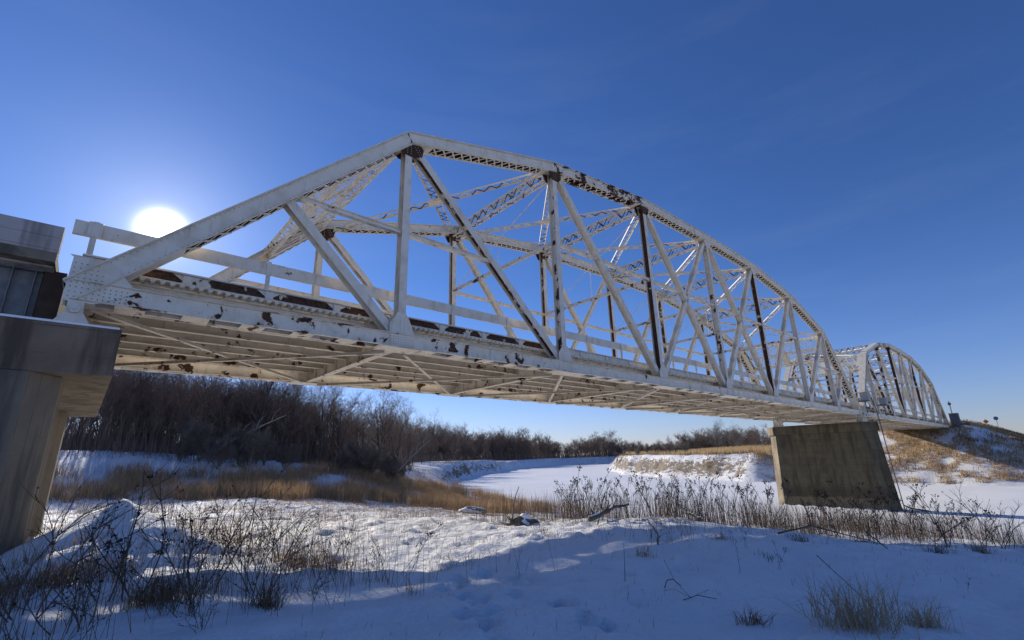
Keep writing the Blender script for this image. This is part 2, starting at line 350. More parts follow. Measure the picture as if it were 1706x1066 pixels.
def height(x, y, fine=True):
    x = np.asarray(x, float); y = np.asarray(y, float)
    z = TP[-3] + TP[-2] * x + TP[-1] * y
    for i in range(len(CP)):
        d2 = (x - CP[i, 0]) ** 2 + (y - CP[i, 1]) ** 2; z = z + TP[i] * .5 * d2 * np.log(d2 + 1e-9)
    far = sm(20, 60, np.hypot(np.maximum(np.abs(x - 15) - 40, 0), np.maximum(np.abs(y - 20) - 60, 0)))
    z = np.clip(z, -9, -1.5)
    plain = -4.2 + 1.2 * fbm(x / 60, y / 60, 5, 3)
    z = z * (1 - far) + plain * far
    right = sm(70, 95, x - .12 * np.maximum(y - 100, 0)) * (1 - sm(230, 320, x))      # right bank top
    rb = -3.75 + .5 * fbm(x / 25, y / 25, 9, 3) + 1.1 * np.exp(-(((x - 165) / 22) ** 2 + ((y - 50) / 25) ** 2))
    cond = right * (y < 60 + .75 * (x - 90))
    z = z * (1 - cond) + rb * cond
    w = sm(85, 95, x) * (1 - sm(16, 32, y)); z = z * (1 - w) + (ICE + .45 + .35 * fbm(x / 9, y / 9, 17, 3)) * w
    s = river_sd(x, y) + 1.6 * fbm(x / 6, y / 6, 3, 3) + 3.2 * fbm(x / 9, y / 9, 13, 4) * sm(70, 90, x)
    bw = 2.6 + 2.4 * sm(80, 100, x) + 2 * sm(40, 60, y) * (x < 80)
    z = ICE - .35 + (z - ICE + .35) * sm(-.6, bw, s)
    # road embankments: right end and left approach
    for sgn, x0, top in ((1, SPAN + X2 + 1.5, .62), (-1, -16.0, .62)):
        ex = np.maximum((x0 - x) * sgn, 0); ey = np.maximum(np.abs(y - TW / 2) - 6.2, 0); dd = np.hypot(ex, ey)
        e = top - dd / 2.05 + .35 * fbm(x / 4, y / 4, 21, 3) * sm(0, 3, dd)
        k = .7; h = np.clip(.5 + .5 * (e - z) / k, 0, 1); z = z * (1 - h) + e * h + k * h * (1 - h) * .5 * (h < 1)
    # snow-buried mound beside the column
    rr = np.hypot((x - 1.45) * .9, (y + .9) * .8); z = z + 1.05 * np.clip(1 - rr / 1.75, 0, 1) ** 1.15
    z = z + .16 * np.exp(-(((x - 15.5) / 1.6) ** 2 + ((y + 3.2) / 1.2) ** 2))
    if fine:
        nr = 1 - sm(25, 60, np.hypot(x - 8, y))
        lit = sm(-5.2, -3.5, y)
        z = z + .22 * fbm(x / 3.1, y / 3.1, 31, 3) * (s > 0) * (.5 + .5 * lit)
        cr = np.abs(fbm(x / .6, y / .4, 41, 4))
        z = z + nr * lit * (s > 0) * (.13 * (.25 - cr) +   .07 * np.maximum(fbm(x / .5, y / .42, 47, 4) - .12, 0) * 2.2) + nr * (.035 + .05 * lit) * fbm(x / .42, y / .3, 51, 4)
        z = z + nr * (1 - lit) * (.07 * fbm(x / 1.3 + .3 * y, y / .5, 61, 3) + .035 * fbm(x / .45, y / .4, 63, 3))
        for (a, b, ra, de) in FOOT:
            q = np.hypot(x - a, y - b) / ra; z = z - de * np.exp(-q ** 4) + .25 * de * np.exp(-((q - 1.35) / .3) ** 2)
    return z
FOOT = []
t_ = np.random.default_rng(3)
for i in range(15):
    f = i / 14; FOOT.append((5.9 - 2.2 * f + t_.normal(0, .12) + .12 * (-1) ** i, -5.1 - 4.0 * f + t_.normal(0, .1), .13, .11))
for i in range(9):
    f = i / 8; FOOT.append((6.4 - 1.2 * f + t_.normal(0, .15), -6.2 - 2.6 * f + t_.normal(0, .15), .11, .085))
for i in range(10): FOOT.append((t_.uniform(5, 12), t_.uniform(-9, -5.5), .1, .06))
def axis(lo, hi, fine0, fine1, st, g=1.09, far_=1600):
    a = list(np.arange(fine0, fine1 + 1e-6, st)); s = st; v = fine1
    while v < hi: s = min(s * g, 60); v += s; a.append(v)
    s = st; v = fine0
    while v > lo: s = min(s * g, 60); v -= s; a.insert(0, v)
    return np.array(a)
gx = axis(-1800, 2600, -2.0, 22, .11, 1.019); gy = axis(-1800, 2600, -13.0, 16, .12, 1.019)
GX, GY = np.meshgrid(gx, gy, indexing='ij')
GZ = height(GX, GY)
nx, ny = GX.shape
idx = np.arange(nx * ny).reshape(nx, ny)
F = np.stack([idx[:-1, :-1], idx[1:, :-1], idx[1:, 1:], idx[:-1, 1:]], -1).reshape(-1, 4)
ground = np_mesh('ground', np.stack([GX, GY, GZ], -1).reshape(-1, 3), F, M_SNOW, smooth=True); tag(ground, kind='structure')
def gz(x, y): return float(height(np.array([x]), np.array([y]))[0])
def gza(x, y): return height(np.asarray(x), np.asarray(y))
# river ice, one snow-covered sheet
b = MB(); k = RV
xs = axis(20, 600, 30, 140, 4, 1.1); ys = axis(-420, 420, -30, 140, 4, 1.1)
IX, IY = np.meshgrid(xs, ys, indexing='ij'); ii = np.arange(IX.size).reshape(IX.shape)
F = np.stack([ii[:-1, :-1], ii[1:, :-1], ii[1:, 1:], ii[:-1, 1:]], -1).reshape(-1, 4)
keep = river_sd(IX, IY) < 14
F = F[keep.ravel()[F].any(1)]
ice = np_mesh('river_ice', np.stack([IX, IY, np.full(IX.shape, ICE)], -1).reshape(-1, 3), F, M_ICE, smooth=True); tag(ice, kind='structure')

# ---------------------------------------------------------------- truss span
ZB0, ZB1 = -.26, .14
H = [0, 7.066, 9.104, 9.987, 10.10, 9.987, 9.104, 7.066, 0]
def Ln(i): return Vector((P7 * i, 0, -.06))
def Un(i): return Vector((P7 * i, 0, H[i]))
def lace(b, p0, p1, w, side, off_n, pitch, flat=.065, th=.012, cross=True, mi=0, start=.0, end=.0, dark=0):
    """flat lacing bars between two edges +-w/2 along 'side', at normal offset off_n"""
    p0 = Vector(p0); p1 = Vector(p1); L = (p1 - p0).length; t = (p1 - p0) / L
    sv = Vector(side); sv = (sv - t * sv.dot(t)).normalized(); nv = t.cross(sv).normalized()
    if nv.z < 0: nv = -nv
    n = max(1, int((L - start - end) / pitch)); st = (L - start - end) / n; lr = random.Random(int(L * 1000) + n); run = 0
    for i in range(n):
        run = lr.choice((0, 1, 1)) if lr.random() < .22 else run
        for k in ((0, 1) if cross else ((i % 2),)):
            a = 1 if k == 0 else -1
            mi_ = 1 if (dark and run and lr.random() < dark) else mi
            q0 = p0 + t * (start + st * i) + sv * (a * w / 2) + nv * (off_n + (.5 + k) * th * (1 if off_n >= 0 else -1))
            q1 = p0 + t * (start + st * (i + 1)) - sv * (a * w / 2) + nv * (off_n + (.5 + k) * th * (1 if off_n >= 0 else -1))
            b.bar(q0, q1, flat, th, side=nv.cross((q1 - q0).normalized()), mi=mi_)
Y = Vector((0, 1, 0))
def box_member(p0, p1, w=.40, h=.42, rivets=True, pl=(1.0, 1.0)):
    b = MB(); t = (Vector(p1) - Vector(p0)).normalized(); n = t.cross(Y);  n = -n if n.z < 0 else n; L = (Vector(p1) - Vector(p0)).length
    for s in (-1, 1):
        b.bar(p0, p1, .016, h, Y, s * w / 2, 0)
        b.bar(p0, p1, .085, .014, Y, s * (w / 2 + .051), h / 2 - .007)      # top outer flange
        b.bar(p0, p1, .085, .014, Y, s * (w / 2 + .051), -h / 2 + .007)
    for s in (-1, 1): b.bar(p0, p1, .004, h - .035, Y, s * (w / 2 - .011), 0, mi=1)  # inner liners: interior shade put into the colour through the rust mask
    b.bar(p0, p1, w - .03, .004, Y, 0, h / 2 - .003, mi=1)  # cover plate liner, darkened for interior shade the same way
    b.bar(p0, p1, w + .20, .014, Y, 0, h / 2 + .007)                          # cover plate
    for a, e in ((0, pl[0]), (L - pl[1], L)):                                 # end tie plates
        b.bar(Vector(p0) + t * a, Vector(p0) + t * e, w + .15, .012, Y, 0, -h / 2 - .006)
    lace(b, p0, p1, w + .06, Y, -h / 2, .40, start=pl[0], end=pl[1], flat=.06)
    if rivets:
        k = int(L / .13)
        for i in range(k):
            q = Vector(p0) + t * (.065 + .13 * i)
            for hh in (h / 2 - .05, -h / 2 + .05): b.rivet(q - Y * (w / 2 + .008) + n * hh, -Y, .014)
    return b
def h_member(p0, p1, fl=.24, d=.34, tf=.016, tw=.012, rivets=True):
    b = MB()
    for s in (-1, 1): b.bar(p0, p1, tf, fl, Y, s * (d / 2 - tf / 2), 0)
    b.bar(p0, p1, d - 2 * tf, tw, Y, 0, 0, mi=1)
    return b
def twin(p0, p1, gap=.17, w=.11, th=.09):
    b = MB()
    for s in (-1, 1): b.bar(p0, p1, .012, w, Y, s * gap / 2, 0); b.bar(p0, p1, th * .7, .012, Y, s * (gap / 2 + th * .35 + .006), w / 2 - .006)
    p0 = Vector(p0); p1 = Vector(p1); L = (p1 - p0).length; n = int(L / 1.1)
    for i in range(n + 1):
        q = p0 + (p1 - p0) * ((i + .0) / max(n, 1)); t = (p1 - p0).normalized()
        if i in (0, n): continue
        b.bar(q - t * .08, q + t * .08, gap - .012, .012, Y, 0, 0)
    return b
def put(b, name, par, rust, web=None, mats=None, dy=0, label=None):
    o = b.build(name, mats or [M_PAINT, M_WEB, M_RIVET], par); o.location = (0, dy, 0); o['rust'] = rust; o['webrust_shade'] = web if web is not None else rust + .15
    if label: o['label'] = label
    return o
def dupe(o, dy, rust=None, web=None):
    c = o.copy(); COL.objects.link(c); c.location = (o.location.x, o.location.y + dy, o.location.z); c.parent = o.parent
    if rust is not None: c['rust'] = rust
    if web is not None: c['webrust_shade'] = web
    return c
def gusset(b, pts, ys, riv=(), th=.014):
    for y in ys:
        b.prism(pts, y - th / 2, y + th / 2)
    for (x, z) in riv:
        b.rivet((x, min(ys) - th / 2, z), (0, -1, 0), .017)

def make_span():
    T = empty('truss_span')
    rr = random.Random(11)
    # end posts and top chord
    for i, (a, c) in enumerate([(Ln(0), Un(1))] + [(Un(k), Un(k + 1)) for k in range(1, 7)] + [(Un(7), Ln(8))]):
        ends = i in (0, 7)
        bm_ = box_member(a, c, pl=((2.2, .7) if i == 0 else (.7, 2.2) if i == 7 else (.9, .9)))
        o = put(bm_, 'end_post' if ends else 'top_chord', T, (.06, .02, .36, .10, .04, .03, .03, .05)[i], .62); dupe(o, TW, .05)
    # bottom chord
    for i in range(8):
        b = MB(); x0, x1 = P7 * i, P7 * (i + 1)
        for s in (-1, 1):
            b.box(x0, x1, s * .2 - .009, s * .2 + .009, ZB0, ZB1)
            for z in (ZB0 + .006, ZB1 - .006): b.box(x0, x1, min(s * .209, s * .285), max(s * .209, s * .285), z - .006, z + .006)
        x = x0 + .7
        while x < x1 - .7:
            b.box(x, x + .52, -.283, .283, ZB0 - .013, ZB0 - .0015)
            b.box(x, x + .52, -.283, .283, ZB1 + .0015, ZB1 + .013)
            for q in range(5):
                for s in (-1, 1): b.rivet((x + .06 + .1 * q, s * .25, ZB0 - .013), (0, 0, -1), .013)
            x += 1.18
        for q in range(int(P7 / .14)):
            b.rivet((x0 + .07 + .14 * q, -.25, ZB1 + .0005), (0, 0, 1), .016)
        o = put(b, 'bottom_chord', T, (.30, .28, .20, .15, .13, .12, .12, .16)[i]); dupe(o, TW, .27 if i < 4 else .15)
    # verticals
    vr = [0, .12, .38, .75, .3, .62, .12, .2]
    for i in range(1, 8):
        o = put(h_member(Ln(i), Un(i), .25 if i != 3 else .27, .33), 'vertical_post', T, .02, vr[i], label='vertical post with a dark rusted web' if vr[i] > .5 else None)
        c = dupe(o, TW, .03, [0, .2, .8, .6, .7, .5, .5, .3][i])
        if 'label' in c and i == 5: del c['label']
    # diagonals
    D = [(1, 'U', 2), (2, 'U', 3), (3, 'U', 4), (4, 'U', 5), (3, 'L', 4), (4, 'L', 5), (5, 'L', 6), (6, 'L', 7)]
    for n, (i, k, j) in enumerate(D):
        a, c = (Un(i), Ln(j)) if k == 'U' else (Ln(i), Un(j))
        light = n in (3, 4)
        o = put(h_member(a, c, .2 if light else .26, .30), 'diagonal', T, .02, (.52, .12, .05, .1, .05, .05, .05, .1)[n], label='diagonal with a long strip of bare rust' if n == 0 else None)
        c2 = dupe(o, TW, .04, (.40, .1, .1, .1, .1, .1, .1, .1)[n])
        if 'label' in c2: del c2['label']
    # sub diagonals in the end panels
    M0 = (Ln(0) + Un(1)) * .5; M7 = (Un(7) + Ln(8)) * .5
    for a, c in ((M0, Ln(1)), (M7, Ln(7))):
        o = put(h_member(a, c, .26, .30), 'sub_diagonal', T, .0, .05); dupe(o, TW)
    # longitudinal struts
    q0 = Un(1) + (Ln(2) - Un(1)) * .5; q7 = Un(7) + (Ln(6) - Un(7)) * .5
    for a, c in ((M0 + Vector((.15, 0, .1)), q0), (M7 + Vector((-.15, 0, .1)), q7), (Vector((P7 * 2, 0, 5.4)), Vector((P7 * 6, 0, 5.4)))):
        o = put(twin(a, c), 'longitudinal_strut', T, .12); dupe(o, TW, .08)
    # gusset plates
    for i in range(1, 8):
        b = MB(); x = P7 * i; z = H[i]
        riv = [(x + dx, z - .26 - dz) for dx in (-.07, .07) for dz in (0, .08, .16, .24, .32)] + [(x + .22 + .05 * k, z - .26 - .075 * k) for k in range(5)] + [(x + .32 + .05 * k, z - .23 - .075 * k) for k in range(4)]
        sl = .55 if i in (1, 7) else .42
        pts = [(x - sl, z - .26), (x - sl + .1, z - .12), (x + sl - .1, z - .12), (x + sl, z - .24), (x + sl - .05, z - .52), (x + .2, z - .68), (x - .22, z - .68), (x - sl + .05, z - .45)]
        gusset(b, pts, (-.186, .186), riv)
        o = put(b, 'gusset_plate', T, 0, mats=[M_RUST if i in (1, 2, 3) else M_PAINT, M_PAINT, M_PAINT if i in (1, 2, 3) else M_RIVET], label='bare rusted gusset plate dotted with pale rivets' if i == 1 else None)
        c = dupe(o, TW)
    for i in range(1, 8):
        b = MB(); x = P7 * i
        pts = [(x - .42, ZB0 + .02), (x + .42, ZB0 + .02), (x + .42, .16), (x + .22, .62), (x + .1, .80), (x - .16, .80), (x - .42, .45)]
        riv = [(x + dx, ZB0 + .08 + .075 * k) for dx in (-.36, -.28, -.2, -.12, -.04, .04, .12, .2, .28, .36) for k in range(5)] + [(x + dx, .2 + .09 * k) for dx in (-.08, .06) for k in range(6)]
        gusset(b, pts, (-.218, .218), riv)
        b.box(x - .62, x + .62, -.30, .42, ZB0 - .028, ZB0 - .0145)            # bottom lateral plate
        o = put(b, 'gusset_plate', T, .08); dupe(o, TW, .12).rotation_euler = (0, 0, 0)
    # end gussets and bearings
    for e, x, s in ((0, 0, 1), (1, SPAN, -1)):
        for dy in (0, TW):
            b = MB()
            pts = [(x - s * .10, ZB0 - .03), (x + s * .42, ZB0 - .03), (x + s * .95, .02), (x + s * .95, .16), (x + s * .55, .60), (x - s * .08, .64)]
            if s < 0: pts = pts[::-1]
            riv = [(x + s * (-.03 + .09 * k), -.2 + .1 * q) for k in range(6) for q in range(8) if k < 5 or q < 6] + [(x + s * (.5 + .09 * k), -.2 + .08 * q) for k in range(5) for q in range(4)]
            gusset(b, pts, (-.224, .224), [r for r in riv if True])
            b.box(x - .05 if s > 0 else x - .4, x + .4 if s > 0 else x + .05, -.235, .235, ZB0 - .045, ZB0 - .031)
            o = put(b, 'end_gusset', T, .1, dy=dy)
            bb = empty('bearing', (x + s * .12, dy, 0)); bb.parent = T
            b = MB()
            for y in (-.26, -.06, .10, .26):
                b.prism([(-.27, -.90), (.27, -.90), (.27, -.74), (.13, -.52), (.12, -.31), (-.12, -.31), (-.13, -.52), (-.27, -.74)], y - .02, y + .02)
            b.box(-.33, .33, -.36, .36, -.93, -.90)
            ob = b.build('shoe', [M_PAINT], bb); ob['rust'] = .05
            b = MB()
            hexa = [(.095 * math.cos(k * 1.0472 + .2), -.47 + .095 * math.sin(k * 1.0472 + .2)) for k in range(6)]
            b.prism(hexa, -.37, -.281); b.prism([(.035 * math.cos(k * .785), -.47 + .035 * math.sin(k * .785)) for k in range(8)], -.40, -.37)
            b.prism(hexa, .281, .34); b.prism([(.05 * math.cos(k * .785), -.47 + .05 * math.sin(k * .785)) for k in range(8)], -.28, .28)
            ob = b.build('pin', [M_PAINT], bb); ob['rust'] = .02
    # portals: laced box frame between the end posts
    for (A, C) in ((Ln(0), Un(1)), (Ln(8), Un(7))):
        b = MB(); t = (C - A).normalized(); L = (C - A).length; n = t.cross(Y); n = -n if n.z < 0 else n
        lo = A + t * (L * .70); hi = A + t * (L * .965)
        for base in (lo, hi):
            for dn in (-.15, .15):
                p = base + n * dn; b.bar(p, p + Y * TW, .09, .09, t)
        mid = (lo + hi) * .5
        for dn in (-.15, .15):
            b.bar(mid + n * dn, mid + n * dn + Y * TW, .12, .05, t)
        hw = (hi - lo).length
        for dn in (-.19, .17):
            lace(b, lo + n * dn + t * hw * .25, lo + n * dn + t * hw * .25 + Y * TW, hw * .5, t, 0, .62, flat=.055, dark=.35)
            lace(b, lo + n * dn + t * hw * .75, lo + n * dn + t * hw * .75 + Y * TW, hw * .5, t, 0, .62, flat=.055, dark=.35)
        for base, o_ in ((lo, -.05), (hi, .05)):
            lace(b, base + t * o_, base + t * o_ + Y * TW, .32, n, 0, .34, flat=.06)
        for y0, y1 in ((.2, .6), (TW - .6, TW - .2), (TW / 2 - .25, TW / 2 + .25)):   # solid tie plates and knee plates
            for dn in (-.2, .2):
                q = mid + n * dn; b.bar(q + Y * y0, q + Y * y1, hw * 1.05, .012, t)
        for sy, y0 in ((1, .2), (-1, TW - .2)):
            for k in range(5):
                f = k / 5; q = lo - t * (.25 * k * .8); wd = .9 * (1 - f) ** 2 + .08
                b.bar(q + Y * y0, q + Y * (y0 + sy * wd), .2, .014, t)
        put(b, 'portal_brace', T, .2, 1.0)
    # top struts, laterals, sway bracing
    for i in range(2, 7):
        b = MB(); u = Un(i)
        for z in (.10, -.42):
            for dx in (-.12, .12):
                p = u + Vector((dx, .2, z)); b.bar(p, p + Y * (TW - .4), .085, .07, (1, 0, 0))
            lace(b, u + Vector((0, .2, z)), u + Vector((0, TW - .2, z)), .24, (1, 0, 0), .04 if z > 0 else -.04, .30, flat=.05, cross=False, dark=.7)
        for dx in (-.13, .13): lace(b, u + Vector((dx, .2, -.16)), u + Vector((dx, TW - .2, -.16)), .46, (0, 0, 1), 0, .33, flat=.05, cross=False, dark=.7)
        put(b, 'top_strut', T, .08, 1.0)
        b = MB()
        p = Vector((P7 * i, 0, 5.4)); b.bar(p, p + Y * TW, .09, .09, (1, 0, 0)); b.bar(p + Vector((0, 0, .1)), p + Vector((0, TW, .1)), .012, .12, (1, 0, 0))
        put(b, 'sway_strut', T, .30)
        b = MB()
        for a, c in (((P7 * i, .1, H[i] - .55), (P7 * i, TW - .15, 5.5)), ((P7 * i + .06, TW - .1, H[i] - .55), (P7 * i + .06, .15, 5.5))):
            b.tube([a, c], .024, 6)
        zc = (H[i] - .55 + 5.5) / 2; b.tube([(P7 * i + .03, TW / 2, zc), (P7 * i + .03, TW / 2, 5.45)], .018, 6)
        b.box(P7 * i - .02, P7 * i + .1, TW / 2 - .1, TW / 2 + .1, zc - .06, zc + .06)
        put(b, 'sway_rod', T, .02)
    for i in range(1, 7):
        for s in (0, 1):
            a, c = Un(i), Un(i + 1)
            a = a + Vector((.35, .25 if s == 0 else TW - .25, -.12 - .1 * s)); c = c + Vector((-.35, TW - .25 if s == 0 else .25, -.12 - .1 * s))
            b = MB(); t = (c - a).normalized(); sv = Vector((0, 0, 1)).cross(t).normalized()
            for k in (-1, 1):
                b.bar(a, c, .07, .012, sv, k * .15, .035); b.bar(a, c, .012, .08, sv, k * .185, 0)
            lace(b, a, c, .32, sv, -.02, .30, flat=.05, cross=False, dark=.7)
            L = (c - a).length
            b.bar(a + t * (L / 2 - .35), a + t * (L / 2 + .35), .36, .012, sv, 0, -.05)
            put(b, 'lateral_brace', T, .10, 1.0)
    # floor system
    for i in range(9):
        b = MB(); x = P7 * i + (.25 if i == 0 else -.25 if i == 8 else 0)
        y0, y1 = .22, TW - .22
        b.box(x - .006, x + .006, y0, y1, -.235, .50)
        for z in (-.245, .51): b.box(x - .13, x + .13, y0, y1, z - .01, z + .01)
        y = y0 + .35
        while y < y1:
            b.box(x - .09, x + .09, y, y + .012, -.23, .495); y += 1.02
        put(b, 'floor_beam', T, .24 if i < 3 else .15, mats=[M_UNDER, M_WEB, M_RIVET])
    sy = [.62 + k * (TW - 1.24) / 6 for k in range(7)]
    for k, y in enumerate(sy):
        b = MB()
        for i in range(8):
            x0 = P7 * i + (.27 if i == 0 else .02); x1 = P7 * (i + 1) - (.27 if i == 7 else .02)
            b.box(x0, x1, y - .006, y + .006, .085, .505)
            b.box(x0, x1, y - .085, y + .085, .07, .085); b.box(x0, x1, y - .085, y + .085, .505, .52)
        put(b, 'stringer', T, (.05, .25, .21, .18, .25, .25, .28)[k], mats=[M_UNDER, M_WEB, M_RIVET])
    for i in range(8):
        for s in (0, 1):
            a = Vector((P7 * i + .3, .3 if s == 0 else TW - .3, ZB0 - .045 - .09 * s)); c = Vector((P7 * (i + 1) - .3, TW - .3 if s == 0 else .3, ZB0 - .045 - .09 * s))
            b = MB(); t = (c - a).normalized(); sv = Vector((0, 0, 1)).cross(t).normalized()
            b.bar(a, c, .11, .012, sv, 0, 0); b.bar(a, c, .012, .10, sv, .049, .056)
            if s == 0:
                m = (a + c) / 2; b.bar(m - t * .12, m + t * .12, .18, .012, sv, 0, -.013)
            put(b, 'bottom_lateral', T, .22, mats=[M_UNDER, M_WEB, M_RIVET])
    # deck: steel-ribbed slab, curbs, guardrails
    b = MB(); b.box(0.02, SPAN - .02, .58, TW - .58, .60, .72)
    n = int(SPAN / .19)
    for k in range(n):
        x = .08 + k * .19
        for y0, y1 in ((.36, .58), (TW - .58, TW - .36)):
            b.quadbox([(x, y0, .572), (x + .07, y0, .572), (x + .07, y1, .572), (x, y1, .572), (x - .03, y0, .64), (x + .10, y0, .64), (x + .10, y1, .64), (x - .03, y1, .64)])
    b.box(.02, SPAN - .02, .40, .58, .641, .66); b.box(.02, SPAN - .02, TW - .58, TW - .40, .641, .66)
    n = int(SPAN / .54)
    for k in range(n):
        b.box(.05 + k * .54, .33 + k * .54, .58, TW - .58, .535, .599)
    o = put(b, 'deck', T, .05)
    for sgn, yo in ((1, 0), (-1, TW)):
        Yc = lambda v: yo + sgn * v
        def ybox(b, x0, x1, a, c, z0, z1, mi=0): b.box(x0, x1, min(Yc(a), Yc(c)), max(Yc(a), Yc(c)), z0, z1, mi)
        b = MB()
        ybox(b, .0, P7 * 2, .60, .612, .73, .945, 1); ybox(b, P7 * 2, SPAN, .60, .612, .73, .945, 0)
        ybox(b, .0, SPAN, .53, .68, .945, .985); ybox(b, .0, SPAN, .56, .66, .715, .73)
        k = 0
        while .1 + 1.825 * k < SPAN:
            x = .1 + 1.825 * k; k += 1
            ybox(b, x - .1, x + .1, .545, .598, .74, .93); b.prism([(x - .3, .94), (x + .3, .94), (x + .1, .80), (x - .1, .80)], min(Yc(.592), Yc(.598)), max(Yc(.592), Yc(.598)))
            ybox(b, x - .14, x + .14, .44, .60, .665, .70)
        put(b, 'curb', T, .04, .62)
        b = MB()
        ybox(b, -.25, SPAN + .1, .545, .557, 1.41, 1.73)
        for z in (1.41, 1.73): ybox(b, -.25, SPAN + .1, .557, .63, z - .006, z + .006)
        g = put(b, 'guardrail', T, .10)
        for i in range(8):
            for x in ((.1, 3.65) if i == 0 else (P7 * i + 2.35, P7 * i + 4.9)):
                b = MB(); ybox(b, x - .055, x + .055, .515, .527, .985, 1.76); ybox(b, x - .006, x + .006, .527, .60, .985, 1.74); ybox(b, x - .12, x + .12, .50, .515, 1.38, 1.74) if i == 0 and x < 1 else None
                p = b.build('rail_post', [M_PAINT], g); p['rust'] = .03
        if sgn == 1:
            pass
    return T
span = make_span()
tag(span, 'nearer, larger white riveted truss span between the left column pier and the river pier', 'bridge', 'riveted steel truss spans of the road bridge')
span2 = copy_tree(span); span2.location = (X2, 0, 0)
tag(span2, 'far smaller-looking white truss span beyond the river pier, ending at the snowy embankment', 'bridge', 'riveted steel truss spans of the road bridge')

# ---------------------------------------------------------------- left bent, approach span
bent = empty('column_pier', (-.4, 4, -6)); tag(bent, 'concrete pier of two thick columns under a dark stained cap at the left edge', 'pier')
def child(b, name, mats, par, smooth=False, bevel=0):
    o = b.build(name, mats, par, smooth); o.matrix_parent_inverse = Matrix.Translation(par.location).inverted() if par else Matrix()
    if bevel:
        m = o.modifiers.new('bevel', 'BEVEL'); m.width = bevel; m.segments = 2; m.limit_method = 'ANGLE'
    return o
b = MB(); b.box(-1.75, .89, -1.0, 8.75, -1.83, -.935)
o = child(b, 'pier_cap', [M_CONC, M_CONC_DARK], bent, bevel=.02)
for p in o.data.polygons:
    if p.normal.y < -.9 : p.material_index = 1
for y in (.15, 7.6):
    b = MB(); c = .42; x0, x1, y0, y1 = -1.5, .2, y - 1.13, y + 1.0
    b.prism([(x0 + c, y0), (x1 - c, y0), (x1, y0 + c + .12), (x1, y1 - c), (x1 - c, y1), (x0 + c, y1), (x0, y1 - c), (x0, y0 + c)], -7.5, -1.831, axis=2)
    child(b, 'column', [M_CONC], bent, bevel=.015)
b = MB(); b.box(-.95, .02, 1.16, 6.46, -7.5, -2.75); child(b, 'diaphragm_wall', [M_CONC], bent)
b = MB(); b.box(-1.7, .85, -1.004, -.45, -.934, -.895); b.box(.45, .87, -.45, 7.5, -.934, -.915); child(b, 'snow_cap', [M_CAP], bent)

app = empty('approach_span', (-6, 4, .6)); tag(app, 'concrete approach span with grooved pinkish parapet and grey steel girders at the upper left edge', 'bridge')
b = MB()
b.box(-16.3, -.34, .0, TW, .50, .70)
child(b, 'deck_slab', [M_CONC], app)
for yo, sg in ((.35, 1), (TW - .35, -1)):
    b = MB(); z = .58
    for h_ in (.29, .27, .27):
        y0, y1 = sorted((yo, yo + sg * .30)); b.box(-16.3, -.36, y0, y1, z + .006, z + h_ - .006)
        y0, y1 = sorted((yo + sg * .012, yo + sg * .288)); b.box(-16.3, -.365, y0, y1, z - .006, z + .006); z += h_
    b2 = MB(); y0, y1 = sorted((yo - sg * .05, yo + sg * .34)); b2.box(-16.3, -.37, y0, y1, .46, .575)
    child(b, 'parapet', [M_PARA], app); child(b2, 'parapet_ledge', [M_PARA], app)
for k in range(4):
    y = .75 + k * 2.11; b = MB()
    b.box(-16.3, -.52, y - .008, y + .008, -.58, .44); b.box(-16.3, -.52, y - .17, y + .17, -.61, -.58); b.box(-16.3, -.52, y - .17, y + .17, .44, .465)
    for x in (-.62, -.95, -3, -5, -7): b.box(x - .008, x + .008, y - .15, y - .009, -.578, .438); b.box(x - .008, x + .008, y + .009, y + .15, -.578, .438)
    o = child(b, 'girder', [M_GALV], app)
    b = MB(); b.box(-1.05, -.55, y - .2, y + .2, -.934, -.80); b.box(-.98, -.62, y - .15, y + .15, -.80, -.612); child(b, 'girder_bearing', [M_DARK], app)
b = MB(); b.box(-1.0, -.96, .93, 7.0, -.55, .43); child(b, 'end_diaphragm', [M_DARK], app)
b = MB(); b.box(-.50, -.16, .62, TW - .62, -.62, .498); child(b, 'expansion_joint', [M_DARK], app)

# ---------------------------------------------------------------- river pier
pier = empty('wall_pier', (SPAN + .35, 4, -9)); tag(pier, 'brown stained concrete wall pier with pointed noses standing in the frozen river', 'pier')
xc = SPAN + GAP / 2 - .2
def hexpoly(hw, ya, yb, nose): return [(xc - hw, ya), (xc, ya - nose), (xc + hw, ya), (xc + hw, yb), (xc, yb + nose), (xc - hw, yb)]
b = MB(); lo = hexpoly(1.35, -.55, 8.1, 1.1); hi = hexpoly(1.0, -.2, 7.9, .9)
k = len(b.v); b.v += [(x, y, -10.2) for x, y in lo] + [(x, y, -1.85) for x, y in hi]
for i in range(6): j = (i + 1) % 6; b.f.append((i, j, 6 + j, 6 + i)); b.m.append(1 if i in (4, 3) else 0)  # sun-facing nose faces take the lit concrete copy
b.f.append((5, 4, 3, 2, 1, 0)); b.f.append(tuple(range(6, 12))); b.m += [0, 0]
child(b, 'shaft', [M_PIER, M_PIER_LIT], pier)
b = MB(); 
for k in range(22):
    a = k / 21; b.v += [(xc - 1.36 - .35 - .12 * math.sin(k * 1.7), -.9 + 9.4 * a, ICE + .01), (xc - 1.33, -.9 + 9.4 * a, ICE + .16 + .07 * math.sin(k * 2.3))]
    if k: q = 2 * k; b.f.append((q - 2, q, q + 1, q - 1)); b.m.append(0)
child(b, 'snow_drift', [M_CAP], pier, True)
b = MB(); b.prism(hexpoly(1.16, -.3, 8.05, 1.0), -1.85, -1.1, axis=2); b.prism(hexpoly(1.13, -.28, 8.03, .98), -1.1, -.95, axis=2)
o = child(b, 'pier_cap', [M_PIER, M_PIER_LIT], pier, bevel=.03)
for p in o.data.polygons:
    if p.center.y > 8.2 and abs(p.normal.z) < .5: p.material_index = 1  # sunlight on the far nose put into the colour
